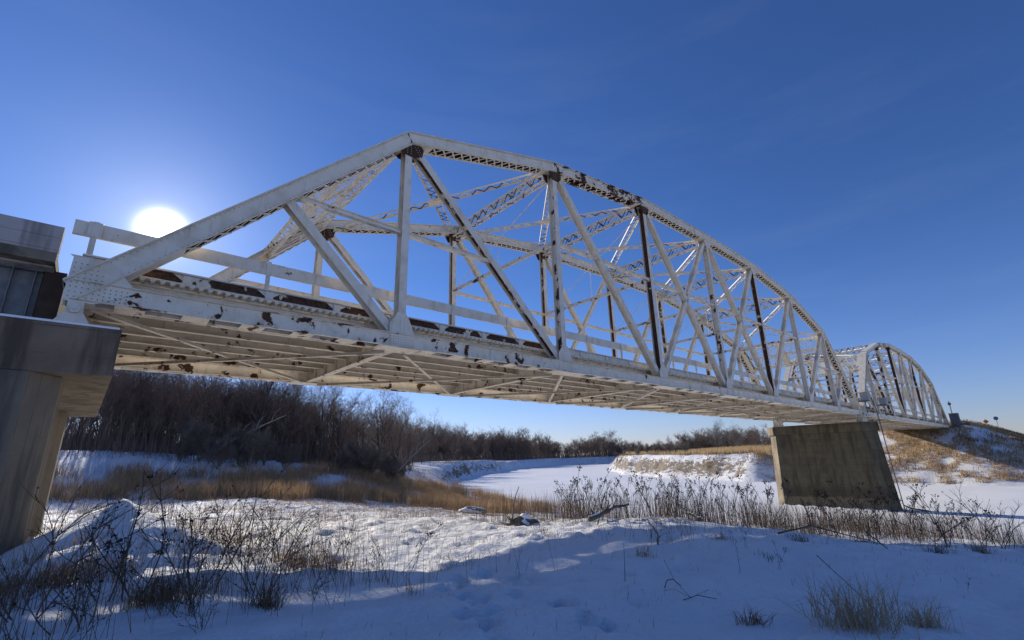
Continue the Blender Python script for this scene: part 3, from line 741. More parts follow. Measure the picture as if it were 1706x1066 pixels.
b = MB(); b.prism(hexpoly(1.0, -.2, 7.95, .9), -.949, -.93, axis=2); child(b, 'snow_cap', [M_CAP], pier)

b = MB()
xp = xc - .1
b.tube([(xp, -1.32, 1.1), (xp, -1.42, .2), (xp - .1, -1.5, -1.2), (xp - .1, -1.55, -3.5), (xp - .1, -1.78, -9.0)], .042, 8)
b.tube([(xp + .25, -1.2, 1.4), (xp + .1, -1.4, -.2), (xp + .1, -1.5, -2.0)], .05, 8)
for z in (-2.2, -5.2): b.box(xp - .16, xp - .03, -1.66, -1.45, z - .03, z + .03)
b.tube([(xp - .1, -1.78, -8.6), (xp + .3, -2.3, -8.9), (xp + .6, -3.4, -9.05)], .06, 8)
o = b.build('conduit_pipe', [M_BOX], None, True); tag(o, 'dark conduit pipe running down the nose of the river pier', 'pipe')
def gauge_box(x, y, z, sx, sy_, sz, mat, label):
    t = empty('gauge_box', (x, y, z)); tag(t, label, 'utility box')
    b = MB(); b.box(-sx / 2, sx / 2, -sy_ / 2, sy_ / 2, 0, sz); o = b.build('housing', [mat], t)
    m = o.modifiers.new('bevel', 'BEVEL'); m.width = .03; m.segments = 2
    b = MB(); b.box(-sx / 2 - .05, sx / 2 + .05, -sy_ / 2 - .05, sy_ / 2 + .05, sz, sz + .05); b.build('lid', [mat], t)
    b = MB(); b.box(-sx * .38, sx * .38, -sy_ / 2 - .025, -sy_ / 2 - .002, sz * .1, sz * .9); b.box(sx * .28, sx * .33, -sy_ / 2 - .05, -sy_ / 2 - .025, sz * .45, sz * .6); b.build('door', [mat], t)
    b = MB(); b.box(-sx * .6, sx * .6, -sy_ / 2, sy_ / 2 + .3, -.07, 0); b.tube([(0, .05, -1.2), (0, .05, -.07)], .05, 8); b.build('bracket', [M_BOX], t)
    return t
gauge_box(SPAN + .6, -.62, 1.15, .95, .6, .75, M_BOXL, 'pale metal box hung on the end posts above the river pier')
gauge_box(SPAN + 8.6, -.62, 1.15, 1.2, .6, .7, M_BOXL, 'low pale metal box on the near side of the far span')
gg = gauge_box(X2 + SPAN + 1.0, -1.1, -.1, 2.0, 1.2, 2.3, M_BOX, 'dark grey gauge house at the far end of the bridge')
b = MB(); b.tube([(.2, .2, 2.35), (.2, .2, 4.6)], .07, 8); b.tube([(-.3, .2, 4.2), (.6, .2, 4.3)], .04, 6); b.box(-.05, .45, 0, .4, 3.9, 4.3); b.build('antenna_mast', [M_BOX], gg)
b = MB()
for x in (0, 2.2, 4.4, 6.6): b.box(x - .07, x + .07, -.07, .07, 0, 1.75)
for z in (1.05, 1.55): b.box(-.2, 6.8, -.10, -.072, z - .13, z + .13)
o = b.build('guard_fence', [M_BOX]); o.location = (X2 + SPAN + 2.6, -.6, -.15); tag(o, 'dark guard fence beside the gauge house at the far bridge end', 'fence')

# ---------------------------------------------------------------- far abutment, road, signs
ab = empty('abutment', (X2 + SPAN + .5, 4, -3)); tag(ab, 'dark concrete abutment under the far end of the bridge', 'abutment')
b = MB(); b.box(X2 + SPAN - .5, X2 + SPAN + 1.2, -2.5, TW + 2.5, -6.5, -.94); child(b, 'seat_wall', [M_CONC_DARK], ab)
b = MB(); b.box(X2 + SPAN + .6, X2 + SPAN + 1.4, -2.5, TW + 2.5, -.938, .45); child(b, 'back_wall', [M_CONC_DARK], ab)
b = MB()
for y in (-2.9, TW + 2.5): b.prism([(X2 + SPAN + .4, -6), (X2 + SPAN + 9, -4), (X2 + SPAN + 9, -1.6), (X2 + SPAN + .4, .4)], y, y + .4)
child(b, 'wing_wall', [M_CONC_DARK], ab)
b = MB(); x = X2 + SPAN + 1.41
b.box(x, 900, -.3, TW + .3, .45, .70); o = b.build('road', [M_ASPH]); tag(o, kind='structure')
b = MB(); b.box(-400, -16.31, -.3, TW + .3, .45, .70); o = b.build('road', [M_ASPH]); tag(o, kind='structure')
def sign(x, y, kind):
    z = gz(x, y); t = empty('road_sign', (x, y, z - .1)); t.scale = (.72, .72, .72)
    b = MB()
    if kind == 'diamond':
        tag(t, 'orange diamond road sign on the embankment beyond the bridge', 'road sign')
        b.box(-.05, .05, -.05, .05, 0, 2.2); b.build('sign_post', [M_GALV], t)
        b = MB(); s = .72
        k = len(b.v); b.v += [(-.09, 0, 1.2), (-.09, -s, 1.2 + s), (-.09, 0, 1.2 + 2 * s), (-.09, s, 1.2 + s), (-.06, 0, 1.2), (-.06, -s, 1.2 + s), (-.06, 0, 1.2 + 2 * s), (-.06, s, 1.2 + s)]
        for q in ((0, 1, 2, 3), (7, 6, 5, 4), (0, 4, 5, 1), (1, 5, 6, 2), (2, 6, 7, 3), (3, 7, 4, 0)): b.f.append(q); b.m.append(0)
        b.build('sign_face', [M_ORANGE], t)
    else:
        tag(t, 'dark blue-backed round sign on a tall thin post beyond the bridge', 'road sign')
        b.box(-.06, .06, -.06, .06, 0, 5.0); b.build('sign_post', [M_BOX], t)
        b = MB(); b.prism([(.75 * math.cos(k * .785 + .39), 4.6 + .75 * math.sin(k * .785 + .39)) for k in range(8)], -.02, .02); o = b.build('sign_face', [M_SIGNB], t); o.rotation_euler = (0, 0, R(80)); o.location = (-.1, 0, 0)
    return t
sign(156, -2.6, 'diamond'); sign(190, -2.6, 'octagon')

# ---------------------------------------------------------------- trees
def tree_mesh(seed, ht, spread=.5, twig=1.0, multi=1, trunk_r=None, low=0.25):
    """returns trunk MB-like arrays and crown arrays as segment lists"""
    r = random.Random(seed); segs = []; tw = []
    def rv(): return Vector((r.gauss(0, 1), r.gauss(0, 1), r.gauss(0, 1)))
    def limb(p, d, L, rad, depth):
        n = max(2, int(3 if depth > 1 else 4)); pts = [p]; rads = [rad]
        for i in range(n):
            d = (d + rv() * (.10 + .05 * depth) + Vector((0, 0, .10 if depth else .03))).normalized(); p = p + d * (L / n); pts.append(p); rads.append(rad * (1 - .62 * (i + 1) / n))
        (segs if depth < 2 else tw).append((pts, rads, depth))
        if depth >= 4: return
        nb = (r.randint(7, 10), r.randint(5, 7), r.randint(4, 6), r.randint(3, 5))[depth]
        if depth == 3: nb = int(nb * twig)
        for k in range(nb):
            f = r.uniform(low if depth == 0 else .2, 1.0); f = min(f, .999); i = int(f * n); q = pts[i].lerp(pts[i + 1], f * n - i)
            dd = (pts[i + 1] - pts[i]).normalized(); o = rv(); o = (o - dd * o.dot(dd)).normalized()
            nd = (dd * (.75 - .1 * depth) + o * (spread + .35 * r.random()) + Vector((0, 0, .15))).normalized()
            limb(q, nd, L * r.uniform(.42, .66) * (1.0 - .35 * f if depth == 0 else 1), max(rads[i] * (.55 if depth == 0 else .6), .010), depth + 1)
    for m in range(multi):
        a = r.uniform(0, 6.28); d = Vector((math.cos(a) * .28, math.sin(a) * .28, 1)) if multi > 1 else Vector((r.gauss(0, .06), r.gauss(0, .06), 1))
        limb(Vector((math.cos(a) * .15 * (multi > 1), math.sin(a) * .15 * (multi > 1), -.4)), d.normalized(), ht * r.uniform(.72, .85), trunk_r or ht * .014, 0)
    return segs, tw
def segs_to_obj(segs, name, mat, parent, n_for=lambda d: 6 if d == 0 else 4):
    b = MB()
    for pts, rads, d in segs: b.tube(pts, [max(x, .009) for x in rads], n_for(d), cap=False)
    return b.build(name, [mat], parent, True)
def make_tree(seed, ht, name='bare_tree', mats=(M_BARK, M_TWIG), **k):
    k.setdefault('twig', .75)
    s, t = tree_mesh(seed, ht, **k); root = empty(name)
    segs_to_obj(s, 'trunk', mats[0], root); segs_to_obj(t, 'crown', mats[1], root, lambda d: 3)
    return root
protos = [make_tree(100 + i, 10 + (i % 3) * 1.2, spread=.45 + .12 * (i % 2), multi=1 + (i % 3 == 2), low=.18) for i in range(6)]
TREES = []
def hidden_zone(x, y): return river_sd(np.array([x]), np.array([y]))[0] < 4.5
def plant(proto, x, y, s, rz, label, group, cat='tree', tilt=0, used=set()):
    if proto.name not in used: o = proto; used.add(proto.name)
    else: o = copy_tree(proto)
    o.location = (x, y, gz(x, y) - .05); o.rotation_euler = (tilt, 0, rz); o.scale = (s, s, s); tag(o, label, cat, group); TREES.append(o)
    return o
tr = random.Random(5)
WLAB = 'bare grey-brown tree standing in the dense dark wood along the left bank'; WG = 'bare trees of the left bank wood'
cnt = 0
# front rows and body of the left wood (an edge running away along the river bank)
def wood_pts():
    pts = []
    for row in range(6):
        d = 0 + row * 7.0
        for k in range(36):
            f = k / 35 + tr.uniform(-.012, .012)
            # front edge polyline
            E_ = [(-8, 50), (2, 50), (10, 50), (18, 49), (26, 49), (34, 56), (44, 70), (58, 92), (80, 122), (104, 146), (140, 176)]
            q = f * (len(E_) - 1); q = min(max(q, 0), len(E_) - 1.001); i = int(q); a, c = E_[i], E_[i + 1]
            x = a[0] + (c[0] - a[0]) * (q - i); y = a[1] + (c[1] - a[1]) * (q - i)
            nx_, ny_ = -(c[1] - a[1]), c[0] - a[0]; L = math.hypot(nx_, ny_)
            x += nx_ / L * d + tr.gauss(0, 1.3); y += ny_ / L * d + tr.gauss(0, 1.6)
            pts.append((x, y, row))
    return pts
WP = wood_pts(); tr.shuffle(WP)
for x, y, row in WP[:285]:
    if hidden_zone(x, y): continue
    s = tr.uniform(.72, 1.05) + .015 * row + .35 * sm(45, 110, x)
    plant(protos[tr.randrange(6)], x, y, s, tr.uniform(0, 6.28), WLAB, WG)
# far woods behind the river bend: one mass
def far_wood(name, pts, ht, seed, mat, label):
    r = random.Random(seed); variants = []
    for i in range(5):
        s, t = tree_mesh(seed * 10 + i, ht, spread=.5, twig=.35, low=.15); b = MB()
        for p, rd, d in s: b.tube(p, [max(x_, .03) for x_ in rd], 3, cap=False)
        for p, rd, d in t:
            if d <= 3: b.tube([p[0], p[-1]], [.035, .02], 3, cap=False)
        variants.append((np.array(b.v), np.array([f for f in b.f if len(f) == 4])))
    VV = []; FF = []; k = 0
    for (x, y) in pts:
        v, f = variants[r.randrange(5)]; s = r.uniform(.55, 1.1) * float(1 + .9 * fbm(np.array([x / 22]), np.array([y / 22]), 3, 2)[0]); a = r.uniform(0, 6.28); c_, s_ = math.cos(a) * s, math.sin(a) * s
        VV.append(np.stack([v[:, 0] * c_ - v[:, 1] * s_ + x, v[:, 0] * s_ + v[:, 1] * c_ + y, v[:, 2] * s + gz(x, y)], -1)); FF.append(f + k); k += len(v)
    o = np_mesh(name, np.concatenate(VV), np.concatenate(FF), mat, smooth=True); tag(o, label, 'wood', kind='stuff'); return o
r_ = random.Random(9); pts = []
for k in range(420):
    f = r_.random(); x = 125 + 130 * f; y = 180 + 48 * f + r_.uniform(0, 45); pts.append((x, y))
for k in range(520):
    f = r_.random(); x = 250 + 110 * f; y = 232 - 110 * f + r_.uniform(-4, 40); pts.append((x, y))
for k in range(200):
    x = r_.uniform(300, 420); y = r_.uniform(30, 130); pts.append((x, y))
pts = [p for p in pts if not hidden_zone(*p)]
FP = np.array(pts); FP = FP[np.random.default_rng(4).integers(0, len(FP), 16000)] + np.random.default_rng(6).normal(0, 5, (16000, 2)); FP = FP[river_sd(FP[:, 0], FP[:, 1]) > 4]
far_wood('distant_wood', pts, 13.0, 31, M_TWIG, 'dark bare wood closing the view along the far bend of the frozen river')
# separate trees and bushes on the right bank
bigs = [(205, 86, 1.35, 'broad spreading bare tree on the right bank, leftmost of the pair'), (236, 92, 1.25, 'round-crowned bare tree behind the right bank, right of the broad spreading one')]
pb = make_tree(321, 10, spread=.75, multi=3, mats=(M_BARK, M_TWIG2), low=.1)
for x, y, s, lab in bigs: plant(pb, x, y, s, x, lab, 'large bare trees on the right bank')
sb = [make_tree(400 + i, 3.2, name='bare_shrub', spread=.5, multi=4, mats=(M_TWIG2, M_TWIG2), low=.05, twig=.6) for i in range(3)]
for k in range(26):
    x = tr.uniform(128, 180); y = 60 + (x - 128) * .85 + tr.uniform(-12, 14)
    plant(sb[k % 3], x, y, tr.uniform(.6, 1.15), tr.uniform(0, 6.28), 'low pale bare shrub on the top of the right river bank', 'shrubs along the right bank top', 'shrub')
for k in range(18):
    f = .25 + .75 * tr.random(); x = -2 + 40 * f; y = 46 - 3 * math.sin(f * 3.1) + 12 * max(0, f - .75) * 4 * .6 + tr.uniform(-3.5, 3); 
    if hidden_zone(x, y): continue
    plant(sb[k % 3], x, y, tr.uniform(.7, 1.5), tr.uniform(0, 6.28), 'bare twiggy shrub at the front edge of the left bank wood', 'shrubs at the edge of the left bank wood', 'shrub')
# leaning pale trunks in front of the wood
for (x, y, az, lean, L, lab) in ((9.5, 46.5, 40, 62, 10, 'pale fallen trunk leaning to the right at the left part of the wood edge'), (31, 46, 60, 48, 8, 'pale leaning trunk at the right end of the wood edge')):
    b = MB(); d = Vector((math.cos(R(-az)) * math.sin(R(lean)), math.sin(R(-az)) * math.sin(R(lean)), math.cos(R(lean)))); p = Vector((0, 0, -.3)); pts = [p]
    for i in range(6): p = p + d * (L / 6) + Vector((0, 0, -.05 * i + .1)); pts.append(p)
    b.tube(pts, [.13, .12, .11, .10, .08, .06, .03], 7)
    for i in (2, 3, 4, 5): b.tube([pts[i], pts[i] + Vector((.3, .2, .9)), pts[i] + Vector((.9, .2, 1.5))], [.045, .03, .012], 5)
    o = b.build('leaning_trunk', [M_PALE], None, True); o.location = (x, y, gz(x, y)); tag(o, lab, 'dead tree')

# ---------------------------------------------------------------- grass (one object per stand)
def blades(name, X, Yc, hgt, wid, mat, label, lean=.25, seed=0, cat='grass'):
    g = np.random.default_rng(seed); n = len(X); Z = gza(X, Yc) - .03
    a = g.uniform(0, 6.283, n); la = g.uniform(0, 6.283, n); l = np.abs(g.normal(0, lean, n)) * hgt
    dx, dy = np.cos(a) * wid / 2, np.sin(a) * wid / 2; lx, ly = np.cos(la) * l, np.sin(la) * l
    V = np.zeros((n, 5, 3))
    V[:, 0] = np.stack([X - dx, Yc - dy, Z], -1); V[:, 1] = np.stack([X + dx, Yc + dy, Z], -1)
    mz = Z + hgt * .6
    V[:, 2] = np.stack([X + dx * .8 + lx * .35, Yc + dy * .8 + ly * .35, mz], -1); V[:, 3] = np.stack([X - dx * .8 + lx * .35, Yc - dy * .8 + ly * .35, mz], -1)
    V[:, 4] = np.stack([X + lx, Yc + ly, Z + hgt * np.sqrt(np.maximum(1 - (l / hgt) ** 2 * .6, .2))], -1)
    k = (np.arange(n) * 5)[:, None]
    F = np.concatenate([k + np.array([[0, 1, 2]]), k + np.array([[0, 2, 3]]), k + np.array([[3, 2, 4]])])
    o = np_mesh(name, V.reshape(-1, 3), F, mat); tag(o, label, cat, kind='stuff'); return o
def clumpy(g, n, x0, x1, y0, y1, seed, thr=0.0, scale=4.0, cond=None):
    X = g.uniform(x0, x1, n); Yy = g.uniform(y0, y1, n); d = fbm(X / scale, Yy / scale, seed, 3) + g.normal(0, .12, n) > thr
    s = river_sd(X, Yy) > .8; d &= s
    if cond is not None: d &= cond(X, Yy)
    return X[d], Yy[d]
g = np.random.default_rng(12)
# brown reeds at the foot of the left wood
X, Yy = clumpy(g, 110000, -6, 42, 20, 46, 71, -.05, 2.2, lambda x, y: (y > 25 + .3 * np.maximum(0, 14 - x) - 9 * sm(18, 36, x) + 5 * fbm(x / 4, y / 4, 5, 3)) & (y < 40 + 4 * fbm(x / 5, y / 5, 15, 2) + .9 * np.maximum(x - 18, 0)))
blades('reed_grass', X, Yy, g.uniform(.7, 1.5, len(X)), np.full(len(X), .022), M_GRASS, 'band of rust-brown dry reed grass below the left bank wood', .22, 1)
X, Yy = clumpy(g, 60000, 14, 60, 15, 62, 72, .06, 2.2, lambda x, y: (river_sd(x, y) < 16) & (y > 18) & (x - .7 < .66 * (y + 12.5)))
blades('reed_grass', X, Yy, g.uniform(.5, 1.1, len(X)), np.full(len(X), .02), M_GRASS2, 'golden dry grass on the tip of the left bank beside the ice', .3, 2)
# right bank
X, Yy = clumpy(g, 60000, 100, 185, 12, 110, 73, -.08, 9, lambda x, y: (river_sd(x, y) > 6) & (river_sd(x, y) < 60))
blades('reed_grass', X, Yy, g.uniform(.7, 1.6, len(X)), np.full(len(X), .08), M_GRASS2, 'straw-coloured tall grass on top of the right river bank', .25, 3)
X, Yy = clumpy(g, 60000, 96, 160, 0, 105, 74, .04, 5, lambda x, y: (river_sd(x, y) > 2.5) & (river_sd(x, y) < 8))
blades('bank_grass', X, Yy, g.uniform(.3, .9, len(X)), np.full(len(X), .09), M_STUB, 'dark brown grass hanging over the eroded face of the right bank', .6, 4)
# far embankment
X, Yy = clumpy(g, 150000, 97, 150, -26, 30, 75, -.08, 2.0)
blades('embankment_grass', X, Yy, g.uniform(.2, .6, len(X)), np.full(len(X), .075), M_GRASS2, 'thin straw grass on the embankment slope at the far bridge end', .4, 5)
X, Yy = clumpy(g, 40000, 112, 260, -26, -1.5, 76, .06, 3)
blades('embankment_grass', X, Yy, g.uniform(.4, 1.0, len(X)), np.full(len(X), .10), M_STUB, 'dark grass and weeds on the shaded side of the far road embankment', .4, 6)
# stubble through the snow of the terrace
X, Yy = clumpy(g, 60000, -2, 32, -4.5, 27, 77, .02, 1.4, lambda x, y: (y > 6 + 4 * fbm(x / 5, y / 5, 8, 2) - .25 * np.maximum(x - 14, 0)) | (x < 5))
blades('snow_stubble', X, Yy, g.uniform(.08, .42, len(X)), np.full(len(X), .009), M_STUB, 'short brown stubble poking through the sunlit snow', .45, 7)
X, Yy = clumpy(g, 40000, 2, 24, -4.8, 18, 78, .22, .8)
blades('snow_stubble', X, Yy, g.uniform(.06, .2, len(X)), np.full(len(X), .010), M_STUB, 'flattened tan grass tufts lying on the sunlit snow', 1.2, 8)
X, Yy = clumpy(g, 36000, 11.5, 36, -11, 3, 79, .04, 2.0, lambda x, y: (y > -3.6 - .33 * np.maximum(x - 14, 0) + fbm(x / 3, y / 3, 4, 2)) & (y < 1.8 - .2 * (x - 12)))
blades('crest_grass', X, Yy, g.uniform(.3, 1.0, len(X)) ** .8 * 1.35, np.full(len(X), .0085), M_CREST, 'thin grey-brown grass along the near crest above the river', .2, 9)
X, Yy = clumpy(g, 16000, 0, 5.5, -6.4, -1.8, 80, .22, 1.0, lambda x, y: x < 4.6)
blades('crest_grass', X, Yy, g.uniform(.1, .45, len(X)), np.full(len(X), .008), M_STUB, 'tangled brown grass around the shrubs at the lower left', .7, 10)
X = g.uniform(0, 1, 26000); q = X * 9.999; E0 = np.array([(-8, 50), (2, 50), (10, 50), (18, 49), (26, 49), (34, 56), (44, 70), (58, 92), (80, 122), (104, 146), (140, 176)], float); qi = q.astype(int); qf = (q - qi)[:, None]
PT = E0[qi] * (1 - qf) + E0[qi + 1] * qf; DN = E0[qi + 1] - E0[qi]; DN = np.stack([-DN[:, 1], DN[:, 0]], -1) / np.hypot(DN[:, 0], DN[:, 1])[:, None]
PT = PT + DN * g.uniform(0, 45, (len(PT), 1)); ok = river_sd(PT[:, 0], PT[:, 1]) > 3; PT = PT[ok]
blades('undergrowth', PT[:, 0], PT[:, 1], g.uniform(1.2, 5.5, len(PT)), np.full(len(PT), .055), M_TWIG, 'dense bare undergrowth between the trunks of the left bank wood', .22, 21, 'undergrowth')
blades('undergrowth', FP[:, 0], FP[:, 1], g.uniform(1, 6.5, len(FP)), np.full(len(FP), .13), M_TWIG, 'dense brush under the distant wood beyond the river bend', .25, 23, 'undergrowth')
X, Yy = clumpy(g, 14000, -6, 44, 41, 62, 93, .0, 3.0, lambda x, y: (y > 45.5 + 2.5 * fbm(x / 4, y / 4, 3, 2) + 1.0 * np.maximum(x - 28, 0)) & (y < 52 + 1.2 * np.maximum(x - 26, 0)))
blades('brush', X, Yy, g.uniform(.3, 1.9, len(X)) ** 1.2, np.full(len(X), .035), M_TWIG, 'low brown brush along the foot of the left bank wood', .5, 24, 'brush')
X, Yy = clumpy(g, 26000, 70, 260, 90, 235, 84, .02, 5, lambda x, y: (river_sd(x, y) > 2.0) & (river_sd(x, y) < 9))
blades('bank_grass', X, Yy, g.uniform(.3, .8, len(X)), np.full(len(X), .12), M_STUB, 'dark grass fringe on the low far bank below the distant wood', .5, 22)
def tuft(x, y, n, h, sp, label, mat=M_GRASS2, seed=0):
    g = np.random.default_rng(seed); X = x + g.normal(0, sp * .45, n); Yy = y + g.normal(0, sp * .45, n)
    o = blades('grass_tuft', X, Yy, g.uniform(.3, 1, n) * h, np.full(n, .009), mat, label, .95, seed, 'grass tuft'); o['kind'] = ''; del o['kind']
    return o
X, Yy = clumpy(g, 6500, .3, 8.5, -6.2, 7, 88, .02, 1.2, lambda x, y: g.uniform(0, 1, len(x)) < np.clip(1.1 - .21 * np.maximum(x - 2.5, 0) - .06 * np.maximum(y + 2, 0), 0, 1))
blades('weed_stems', X, Yy, g.uniform(.25, 1.15, len(X)), np.full(len(X), .006), M_CREST, 'fine dead stems filling the gaps between the lower left shrubs', .42, 31, 'weeds')
X, Yy = clumpy(g, 9000, 9, 34, -11.5, -2, 89, .08, 1.8, lambda x, y: (y < -3.4 - .33 * np.maximum(x - 14, 0)) & (y > -6.4 - .33 * np.maximum(x - 14, 0)))
blades('crest_grass', X, Yy, g.uniform(.1, .6, len(X)), np.full(len(X), .0075), M_CREST, 'scattered dry stems in the shaded snow on the near side of the crest', .55, 32)
X, Yy = clumpy(g, 2200, 2, 22, -11.5, -4, 90, .05, 1.2)
blades('snow_stubble', X, Yy, g.uniform(.03, .16, len(X)), np.full(len(X), .005), M_CREST, 'few tiny grass tips showing through the shaded foreground snow', .8, 33)
for k, (x, y, n_, h_) in enumerate(((12.6, -6.6, 70, .3), (14.8, -7.6, 90, .35), (17.0, -8.4, 110, .4), (19.2, -9.6, 120, .45), (22.0, -10.2, 130, .5), (11.0, -8.3, 40, .2))):
    tuft(x, y, n_, h_, .3, 'matted dry grass clump in the shaded snow, %s' % ('farthest left of the row under the crest', 'second from the left under the crest', 'middle of the row under the crest', 'second from the right under the crest', 'rightmost under the crest', 'small one nearest the camera at centre right')[k], M_CREST if k % 2 else M_STUB, 120 + k)
tuft(7.2, -10.65, 320, .66, .44, 'large drooping straw grass tuft at the bottom right edge', M_STRAW, 91)
tuft(7.9, -11.1, 150, .40, .25, 'drooping straw tuft just right of the large bottom tuft', M_STRAW, 92)
tuft(6.6, -9.8, 80, .26, .18, 'small low grass tuft left of the large bottom right tuft', M_STUB, 93)
tuft(2.7, -5.6, 160, .45, .2, 'brown grass clump at the foot of the lower left shrubs', M_STUB, 94)
tuft(1.6, -5.0, 200, .5, .3, 'dense dark grass clump near the concrete column', M_STUB, 95)
tuft(9.3, -6.6, 60, .3, .2, 'pale tuft in the shaded snow below the driftwood logs', M_GRASS2, 96)

# ---------------------------------------------------------------- weeds and shrubs
def weed_proto(seed, h, heads=True):
    r = random.Random(seed); b = MB(); c = MB()
    def head(p, s):
        for k in range(r.randint(3, 6)):
            q = Vector(p) + Vector((r.gauss(0, s), r.gauss(0, s), r.gauss(0, s * 1.3))); m = len(c.v); rad = s * r.uniform(.5, 1.0)
            for d in ((1, 0, 0), (-.4, .9, 0), (-.5, -.8, .1), (0, 0, 1.3), (.1, 0, -1.1)): c.v.append(tuple(q + Vector(d) * rad * r.uniform(.7, 1.2)))
            for f in ((0, 1, 3), (1, 2, 3), (2, 0, 3), (1, 0, 4), (2, 1, 4), (0, 2, 4)): c.f.append(tuple(m + i for i in f)); c.m.append(0)
    for st in range(r.randint(1, 3)):
        p = Vector((r.gauss(0, .06), r.gauss(0, .06), -.05)); d = Vector((r.gauss(0, .14), r.gauss(0, .14), 1)).normalized(); pts = [p]; L = h * r.uniform(.75, 1.05)
        for i in range(6):
            d = (d + Vector((r.gauss(0, .10), r.gauss(0, .10), -.02 * i))).normalized(); p = p + d * L / 6; pts.append(p)
        b.tube(pts, [.009, .008, .0075, .007, .006, .005, .003], 4, cap=False)
        for k in range(r.randint(3, 6)):
            i = r.randint(3, 5); q = pts[i].lerp(pts[i + 1], r.random()); a = r.uniform(0, 6.28); l = h * r.uniform(.07, .2)
            e = q + Vector((math.cos(a) * l * .5, math.sin(a) * l * .5, l * .8)); b.tube([q, e], [.005, .003], 3, cap=False)
            if heads and r.random() < .8: head(e, r.uniform(.010, .019) * h)
        if heads: head(pts[-1], r.uniform(.013, .022) * h)
    k0 = len(b.v); b.v += c.v; b.f += [tuple(i + k0 for i in f) for f in c.f]; b.m += [1] * len(c.f)
    return b.build('dead_weed', [M_WEED, M_SEED])
wp = [weed_proto(200 + i, (1.35, 1.2, 1.5, 1.1, 1.3, 1.45, 1.25)[i], i % 2 == 0) for i in range(7)]
wr = random.Random(44); wn_ = 0
def place_weed(pr, x, y, s, label, group):
    o = plant(pr, x, y, s, wr.uniform(0, 6.28), label, group, 'weed'); k_ = .06 if wr.random() < .72 else .32; o.rotation_euler = (wr.gauss(0, k_), wr.gauss(0, k_), wr.uniform(0, 6.28))
k = 0
while k < 215:
    x = wr.uniform(11.5, 33) if wr.random() < .75 else wr.uniform(12, 22); base = -2.6 - .36 * max(0, x - 14.5); y = base + wr.gauss(.3, .9) + 1.6 * math.sin(x * 1.9) * wr.random()
    if x < 14 and wr.random() < .4: continue
    place_weed(wp[k % 7], x, y, wr.uniform(.6, 1.15) * (1 + .03 * max(0, x - 12)), 'dark dead weed stalk with clumped seed heads on the near crest above the river', 'dead weeds along the near river crest'); k += 1
for k in range(30):
    place_weed(wp[k % 7], wr.uniform(9, 30), wr.uniform(-11.2, -6.5), wr.uniform(.15, .5), 'short dead weed poking up from the shaded snow at the right', 'short weeds in the shaded snow')
for k in range(34):
    x = wr.uniform(1.0, 5.6); y = wr.uniform(-5.4, 1.5); place_weed(wp[k % 7], x, y, wr.uniform(.4, .85), 'dead weed among the tangled shrubs at the lower left', 'dead weeds among the lower left shrubs')
for x, y, s in ((20.5, 6.5, 1.3), (21, 7.2, 1.1), (20.2, 7.4, 1.2), (21.6, 6.8, 1.0)):
    place_weed(wp[3], x, y, s, 'thin upright weed beside the driftwood stump at the ice edge', 'weeds beside the stump')
def shrub_proto(seed, h, leaves):
    r = random.Random(seed); root = empty('tangled_shrub'); b = MB(); c = MB()
    def limb(p, d, L, rad, depth):
        pts = [p]; n = 5
        for i in range(n):
            d = (d + Vector((r.gauss(0, .16), r.gauss(0, .16), .03)) + Vector((d.x, d.y, 0)) * .08).normalized(); p = p + d * L / n; pts.append(p)
        b.tube(pts, [rad * (1 - .75 * i / n) + .0015 for i in range(n + 1)], 5 if depth == 0 else 3, cap=False)
        if depth < 2:
            for k in range(r.randint(3, 6) if depth == 0 else r.randint(1, 4)):
                f = r.uniform(.25, .95); i = int(f * n); q = pts[i]; o = Vector((r.gauss(0, 1), r.gauss(0, 1), r.gauss(0, .5))).normalized()
                limb(q, ((pts[i + 1] - pts[i]).normalized() + o * .8).normalized(), L * r.uniform(.3, .55), rad * .55, depth + 1)
        if leaves and depth > 0:
            for k in range(r.choice((0, 0, 0, 1, 2))):
                q = pts[r.randint(2, n)]; m = len(c.v); s = r.uniform(.015, .032)
                o = Vector((r.gauss(0, 1), r.gauss(0, 1), r.gauss(0, 1))).normalized(); a = o.orthogonal().normalized(); e = o.cross(a)
                for (u, w, t) in ((0, 0, 0), (.5, .35, .2), (1, 0, -.1), (.5, -.35, .25)): c.v.append(tuple(q + (a * u + e * w + o * t) * s * 1.6))
                c.f += [(m, m + 1, m + 2), (m, m + 2, m + 3)]; c.m += [0, 0]
    for st in range(r.randint(4, 6)):
        a = r.uniform(0, 6.28); limb(Vector((r.gauss(0, .12), r.gauss(0, .12), -.1)), Vector((math.cos(a) * .45, math.sin(a) * .45, 1)).normalized(), h * r.uniform(.6, 1.15), .0068, 0)
    b.build('branches', [M_WEED], root, True)
    if c.v: c.build('dead_leaves', [M_SEED], root)
    return root
sp_ = [shrub_proto(500 + i, 1.3, True) for i in range(4)]
SH = [(1.3, -4.6, 1.35), (2.2, -4.2, 1.2), (2.8, -4.9, .95), (3.4, -4.2, .9), (.9, -5.7, .9), (3.0, -3.2, 1.0), (.5, -4.9, 1.1), (4.4, -3.4, .7), (1.9, -5.6, .7), (3.3, -5.4, .5), (.8, -6.6, .5), (5.0, -4.1, .5), (1.9, -6.3, .4)]
for i, (x, y, s) in enumerate(SH):
    plant(sp_[i % 4], x, y, s, i * 1.7, 'tangled bare shrub with curled dark leaves in the lower left foreground', 'tangled shrubs at the lower left', 'shrub')
for i, (x, y, s, lab) in enumerate(((25.0, -8.9, 2.0, 'tall leafy-headed dead shrub at the right edge of the crest'), (27.5, -9.9, 1.9, 'dead shrub with dark leaf clusters nearest the right edge'), (21.5, -7.6, 1.25, 'lean bare shrub in the weeds in front of the river pier'))):
    plant(sp_[i], x, y, s, i * 2.1, lab, 'shrubs on the right of the crest', 'shrub')

